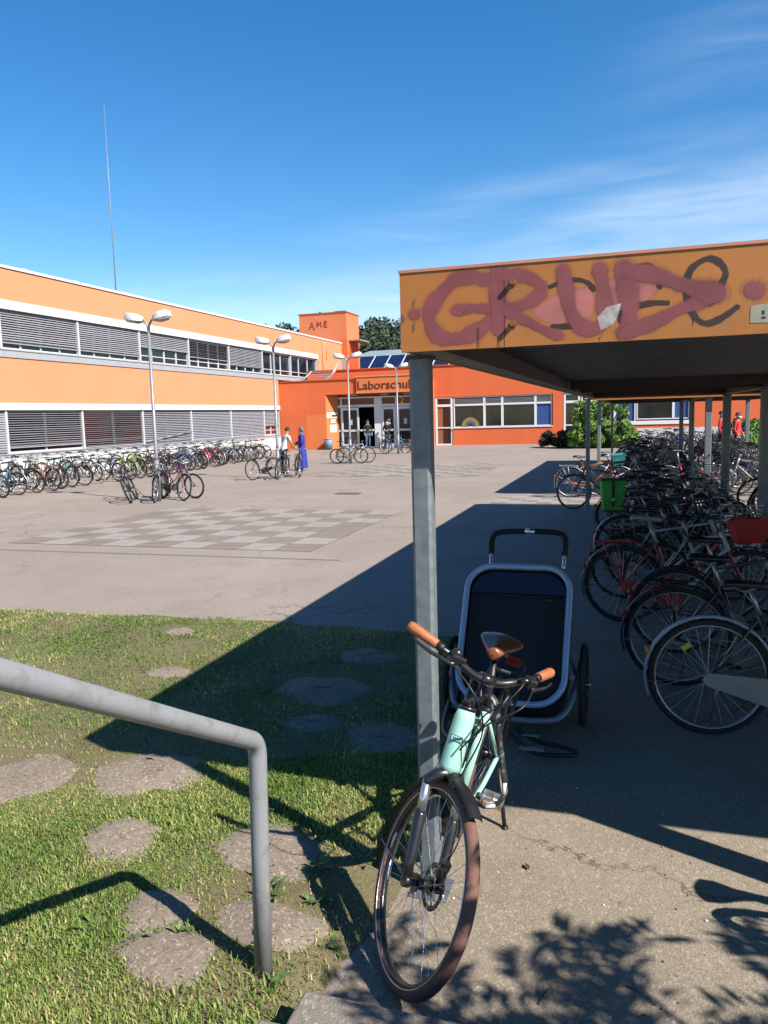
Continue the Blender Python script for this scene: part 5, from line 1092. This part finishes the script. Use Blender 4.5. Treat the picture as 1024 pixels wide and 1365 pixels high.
    bl(b,'carrier',M['black']); b=MB(); b.box((-.31,-.04,z-.03),(-.285,.04,z+.01)); bl(b,'tail_light',M['reflr'])
    b=MB(); kt=rot.inverted()@(Vector((-.565,3.56,0))-r.location); b.tube([Vector((-.02,.085,R-.06)),Vector((-.02,.085,R-.06)).lerp(kt,.5),kt],[.013,.011,.010],10); b.sphere(kt+Vector((0,0,.008)),(.022,.016,.011),10,6); bl(b,'kickstand',M['black'])
    # folding chain lock hanging from the frame
    W=rot.to_4x4(); W.translation=r.location
    wp=[Vector(p) for p in ((-.575,3.03,.84),(-.535,3.01,.875),(-.505,2.99,.84),(-.495,2.98,.77),(-.484,2.97,.66),(-.466,2.95,.545),(-.470,2.94,.49),(-.50,2.92,.458),(-.545,2.90,.455),(-.59,2.92,.47))]
    lk=thing('bicycle_lock','black chain lock with pale scuffs dangling from the mint bicycle frame beside its pedal','bicycle lock',wp[0]); b=MB(); b.tube(smooth(wp,5),.0115,8,flat=(1.35,.6)); b.build('lock_chain',M['lockm'],lk,wp[0])
    b=MB()
    for k in (0,1): a,c_=wp[5+2*k],wp[6+2*k]; b=MB(); b.tube([a.lerp(c_,.1),a.lerp(c_,.9)],.0135,8,flat=(1.35,.65)); b.build('lock_link',M['white'],lk,wp[0])
    return r
M['lockm']=mat('scuffed_black_lock',(.02,.02,.022),.4,var=.2,dirt=((.5,.5,.5),28,.8))
ebike()
# ------------------------------------------------------------------ child trailer
def trailer():
    o=(-.70,4.95,0); t=thing('child_trailer','two wheeled child bicycle trailer with silver blue rim and dark cabin behind the mint bicycle','bicycle trailer',o)
    def bl(b,n,m,p=None,bv=0): return b.build(n,m,p or t,None,bv)
    def rr_(w0,w1,h,rc,n=7):
        # rounded frame outline, u across, v up
        c=[(-w0+rc,rc,math.pi,1.5*math.pi,rc),(w0-rc,rc,1.5*math.pi,2*math.pi,rc),(w1-rc*.9,h-rc*.9,0,.5*math.pi,rc*.9),(-w1+rc*.9,h-rc*.9,.5*math.pi,math.pi,rc*.9)]
        P=[]
        for x,y,a0,a1,r in c:
            for k in range(n+1): a=a0+(a1-a0)*k/n; P.append((x+r*math.cos(a),y+r*math.sin(a)))
        return P
    y0,z0,y1,z1=-.38,.25,.16,.985; hl=math.hypot(y1-y0,z1-z0); ux=Vector((1,0,0)); uv=Vector((0,(y1-y0)/hl,(z1-z0)/hl)); nn=ux.cross(uv)
    def at(u,v,d=0): return Vector((0,y0,z0))+ux*u+uv*v+nn*d
    ol=rr_(.328,.332,hl,.18)
    b=MB(); b.tube([at(u,v) for u,v in ol],.02,14,closed=True,flat=(1,1)); bl(b,'front_rim',M['rimblue'])
    # cabin shell behind the rim
    n=len(ol); b=MB(); rings=[]
    for d,s,sv in ((-.005,.965,.97),(-.12,1.0,.97),(-.3,1.0,.9),(-.48,.86,.72),(-.56,.6,.5)):
        rings.append([at(u*s,(v-hl*.42)*sv+hl*.42-(.0 if d>-.2 else .05),d) for u,v in ol])
    b.loft(rings,caps=False); I=[b.pt(p) for p in rings[-1]]; b.face(I); bl(b,'cabin',M['navy'])
    b=MB(); inn=[(u*.93,(v-hl*.5)*.93+hl*.5) for u,v in ol]; up=[p for p in inn]; 
    b.poly([at(u,min(v,hl*.80),-.03) for u,v in inn]); bl(b,'front_mesh',M['mesh'])
    b=MB(); q=[(u,v) for u,v in inn if v>hl*.79]; b.poly([at(u,v,-.022) for u,v in q]); bl(b,'top_panel',M['navy2'])
    b=MB(); b.tube([at(-.28,hl*.785,-.026),at(.28,hl*.785,-.026)],.006,6); b.obox(at(.2,hl*.76,-.02),(.05,.01,.012),(0,.2,0)); bl(b,'mesh_edge',M['black'])
    b=MB(); b.tube(smooth([(.41,.0,.42),(.385,-.2,.30),(.33,-.36,.2),(.2,-.42,.17),(-.2,-.42,.17),(-.33,-.36,.2),(-.385,-.2,.30),(-.41,0,.42)],5),.018,12); b.tube([(-.4,.02,.26),(.4,.02,.26)],.014,10); b.tube([(-.4,.02,.26),(-.3,.5,.3),(.3,.5,.3),(.4,.02,.26)],.014,10); bl(b,'chassis',M['chass'])
    b=MB(); P=smooth([(-.20,.2,.97),(-.205,.28,1.07),(-.205,.33,1.145),(-.17,.37,1.18),(-.06,.38,1.19),(.14,.38,1.19),(.25,.37,1.18),(.285,.33,1.145),(.285,.28,1.07),(.28,.2,.97)],5); b.tube(P[4:-4],.019,12); hb_=bl(b,'push_handle',M['foam'])
    b=MB(); b.tube(P[:10],.011,10); b.tube(P[-10:],.011,10); b.tube([(.01,.38,1.191),(.075,.38,1.191)],.0205,12); bl(b,'handle_tube',M['steel'],hb_)
    for s in (-1,1):
        c=Vector((s*.425,0.02,.262)); S=Matrix.Translation((c.x,c.y,0))@Matrix.Rotation(R_(90-s*0),4,'Z')
        w=wheel(0,.262,S,t,M['tyre'],dict(ring=48,sec=10,spokes=20,sr=.0014,n=12),.02,'blackm',False,.06,'blackm')
        b=MB(); b.cyl(c-Vector((s*.06,0,0)),c+Vector((s*.045,0,0)),.02,14); b.box(c+Vector((-.03-s*.06,-.035,-.03)),c+Vector((.03-s*.06,.035,.04))); bl(b,'axle_mount',M['steeld'],None,.005)
    # drawbar lying forward to the bicycle axle
    b=MB(); b.tube(smooth([(-.38,-.30,.2),(-.30,-.8,.2),(-.05,-1.15,.28),(.06,-1.42,.34)],6),.016,12); bl(b,'drawbar',M['black'])
    b=MB(); b.tube(smooth([(.02,-.52,.12),(.18,-.62,.06),(.36,-.6,.05),(.42,-.56,.05),(.36,-.52,.06),(.18,-.5,.08),(.05,-.46,.13)],5),.013,10); b.tube([(.0,-.48,.12),(-.1,-.42,.14)],.014,8); st=bl(b,'folded_stroller_arm',M['black'])
    b=MB(); b.box((.1,-.63,.07),(.24,-.6,.085)); b.box((.1,-.50,.10),(.2,-.485,.112)); bl(b,'arm_reflector',M['steel'],st)
M['navy2']=mat('blue_navy_panel',(.012,.022,.07),.8,var=.2,vs=12); M['chass']=mat('grey_chassis_tube',(.26,.30,.34),.45,.3,var=.1)
trailer()
# ------------------------------------------------------------------ people
def body(name,J,E,par,mats,region,sub=2):
    me=bpy.data.meshes.new(name); me.from_pydata([j[0] for j in J],E and [e for e in E],[]); ob=bpy.data.objects.new(name,me); scn.collection.objects.link(ob)
    sk=ob.modifiers.new('skin','SKIN'); ss=ob.modifiers.new('sub','SUBSURF'); ss.levels=ss.render_levels=sub
    if not me.skin_vertices: me.attributes.new('skin','FLOAT','POINT')
    for i,j in enumerate(J): me.skin_vertices[0].data[i].radius=(j[1],j[2] if len(j)>2 else j[1])
    me.skin_vertices[0].data[0].use_root=True
    dg=bpy.context.evaluated_depsgraph_get(); nm=bpy.data.meshes.new_from_object(ob.evaluated_get(dg)); bpy.data.objects.remove(ob)
    nm.materials.clear()
    for m in mats: nm.materials.append(m)
    for p in nm.polygons: p.use_smooth=True; p.material_index=region(p.center)
    o=bpy.data.objects.new(name,nm); scn.collection.objects.link(o); o.parent=par; return o
def person(label,loc,rotz,H,spec,group=None):
    t=thing('person',label,'person',loc,(0,0,rotz),group); s=H/1.7; lean=spec.get('lean',0); top,leg,skin,hair=spec['top'],spec['leg'],spec['skin'],spec['hair']
    V=lambda x,y,z:(Vector((x,y-lean*max(0,z-.9),z))*s)
    J=[];E=[]
    def add(p,r,par=None,r2=None):
        J.append((V(*p),r*s,(r2 or r)*s)); i=len(J)-1
        if par is not None: E.append((par,i))
        return i
    pel=add((0,0,.93),.135,None,.105); ch=add((0,0,1.12),.125,pel,.09); sh=add((0,0,1.34),.14,ch,.095); nk=add((0,.0,1.46),.055,sh); hd0=add((0,-.01,1.54),.075,nk); add((0,-.01,1.63),.082,hd0,.095)
    arms=spec.get('arms',[((.24,.02,1.1),(.22,-.12,.9)),((-.24,.02,1.1),(-.22,-.12,.9))])
    hands=[]
    for sgn,(el,wr) in zip((1,-1),arms):
        a=add((sgn*.175,0,1.385),.06,sh); e=add(el,.043,a); w=add(wr,.03,e); d=(Vector(wr)-Vector(el)).normalized(); pm=Vector(wr)+d*.06; h=add(tuple(pm),.034,w,.02); hands.append(pm)
        side=d.cross(Vector((0,1,0))).normalized() if abs(d.y)<.9 else Vector((1,0,0))
        for k in range(4):
            b0=pm+d*.045+side*(-.024+.016*k); f1=add(tuple(b0),.009,h); add(tuple(b0+d*(.032+.006*(k in(1,2)))+Vector((0,-.012,0))),.0075,f1)
        th=add(tuple(pm-side*.035+d*.0),.0105,h); add(tuple(pm-side*.045+d*.04),.009,th)
    for sgn in (1,-1):
        st=spec.get('stride',.0)*sgn; hp=add((sgn*.095,0,.86),.1,pel); kn=add((sgn*.105,st*.5-.01,.5),.068,hp); an=add((sgn*.11,st+.02,.09),.045,kn); add((sgn*.115,st-.12,.035),.04,an,.03)
    zt=V(0,0,1.44).z; zw=V(0,0,.93).z; hz=[h*s for h in hands]
    def reg(c):
        if c.z>zt: return 0
        for h in hands:
            hv=V(*h)
            if (c-hv).length<.12*s: return 0
        if c.z<.085*s: return 3
        if spec.get('short') and abs(c.x)>.2*s and c.z<1.25*s: return 0
        return 1 if c.z>zw else 2
    bd=body('body',J,E,t,[skin,top,leg,M['black']],reg)
    hc=V(0,-.01,1.60)
    b=MB(); # face
    for sg in (1,-1): b.sphere(hc+Vector((sg*.032,-.088,.012))*s,.011*s,8,5,1); b.sphere(hc+Vector((sg*.088,.005,-.01))*s,(.012*s,.022*s,.032*s),8,5,0)
    b.loft([[hc+Vector((x*w,-.088-d,z))*s for x in (-1,0,1,0)] if False else [hc+Vector((-w,-.085,z))*s,hc+Vector((0,-.085-d,z))*s,hc+Vector((w,-.085,z))*s] for w,d,z in ((.006,.008,.01),(.012,.024,-.02),(.016,.026,-.032),(.01,.008,-.04))]); b.box(hc+Vector((-.025,-.096,-.062))*s,hc+Vector((.025,-.086,-.054))*s,2)
    b.build('face',[skin,M['hair'],M['reflr']],bd)
    if spec.get('mask'):
        b=MB(); b.loft([[hc+Vector((.088*math.cos(a)*w,-.1*math.sin(a)*d-.012,z))*s for a in [math.pi*k/10 for k in range(11)]] for w,d,z in ((.95,1.02,-.01),(1,1.18,-.035),(.92,1.1,-.07),(.7,.85,-.085))],caps=False); b.build('face_mask',M['white'],bd)
    b=MB(); hl=spec.get('hairlen',.0); R2=.098*s; n=16; rings=[]
    for th in (.15,.5,.85,1.15,1.45,1.75):
        rings.append([hc+Vector((R2*.98*math.sin(th)*math.cos(a),.006*s+R2*1.14*math.sin(th)*math.sin(a)+(.022*s if math.sin(a)<-.3 and th>1.0 else 0)*1.5,R2*1.12*math.cos(th)*(1 if math.sin(a)>-.3 or th<1 else .55)+.03*s-(hl*s*max(0,math.sin(a)+.3)*(th>1.4)))) for a in [2*math.pi*k/n for k in range(n)]])
    b.loft(rings,caps=True); b.build(spec.get('hairname','hair'),hair,bd)
    if spec.get('dress'):
        b=MB(); n=26; rings=[]
        for z,rx,ry in ((1.42,.13,.09),(1.36,.2,.125),(1.2,.175,.14),(1.02,.15,.125),(.9,.19,.15),(.6,.215,.18),(.3,.225,.2),(.1,.24,.22)):
            rings.append([V((rx+.012*math.sin(7*a+z*2)*(z<1))*math.cos(a),(ry+.012*math.sin(5*a)*(z<1))*math.sin(a),z) for a in [2*math.pi*k/n for k in range(n)]])
        b.loft(rings,caps=False); b.build('dress',top,bd)
        for sgn,(el,wr) in zip((1,-1),arms):
            b=MB(); b.tube([V(sgn*.15,0,1.39),V(sgn*.19,0,1.35),V(*el),V(*[w*.85+e*.15 for w,e in zip(wr,el)])],[.075*s,.072*s,.065*s,.058*s],12); b.build('sleeve',top,bd)
        b=MB(); b.loft([[V(.1*math.cos(a)*k,.085*math.sin(a)*k,z) for a in [2*math.pi*j/14 for j in range(14)]] for z,k in ((1.5,.95),(1.44,1.25),(1.38,1.7))],caps=False); b.build('scarf',hair,bd)
    return t
person('person in a long bright blue dress and grey headscarf standing in the yard',(-12.15,27.85,0),R_(-60),1.66,dict(top=M['dress'],leg=M['dark'],skin=M['skind'],hair=M['scarf'],hairname='headscarf',dress=True,hairlen=.1,arms=[((.25,.0,1.12),(.16,-.22,1.05)),((-.25,.0,1.12),(-.14,-.22,1.08))]))
person('person with dark hair in a white shirt bending over bicycles at a lamp',(-12.0,25.8,0),R_(150),1.68,dict(top=M['wshirt'],leg=M['dark'],skin=M['skin'],hair=M['hair'],short=True,lean=.35,arms=[((.26,-.1,1.15),(.24,-.3,.98)),((-.26,-.1,1.15),(-.24,-.3,.98))]))
person('person in dark jacket and blue jeans standing before the open entrance door',(-15.75,46.45,0),R_(35),1.78,dict(top=M['dark'],leg=M['jeans'],skin=M['skin'],hair=M['hair'],stride=.05))
person('person in black with white face mask standing at the entrance door',(-14.5,46.5,0),R_(0),1.74,dict(top=M['dark'],leg=M['dark'],skin=M['skin'],hair=M['hair'],mask=True,arms=[((.25,.0,1.12),(.1,-.2,1.08)),((-.25,.0,1.12),(-.1,-.2,1.08))]))
person('person in a red jacket with white face mask beyond the bicycle shelters',(3.85,32.6,0),R_(60),1.75,dict(top=M['redj'],leg=M['dark'],skin=M['skin'],hair=M['hair'],mask=True))
person('dark capped person in red half hidden behind a post beyond the shelters',(3.3,32.9,0),R_(70),1.82,dict(top=M['redj'],leg=M['dark'],skin=M['skin'],hair=M['dark'],mask=True,hairname='cap'))
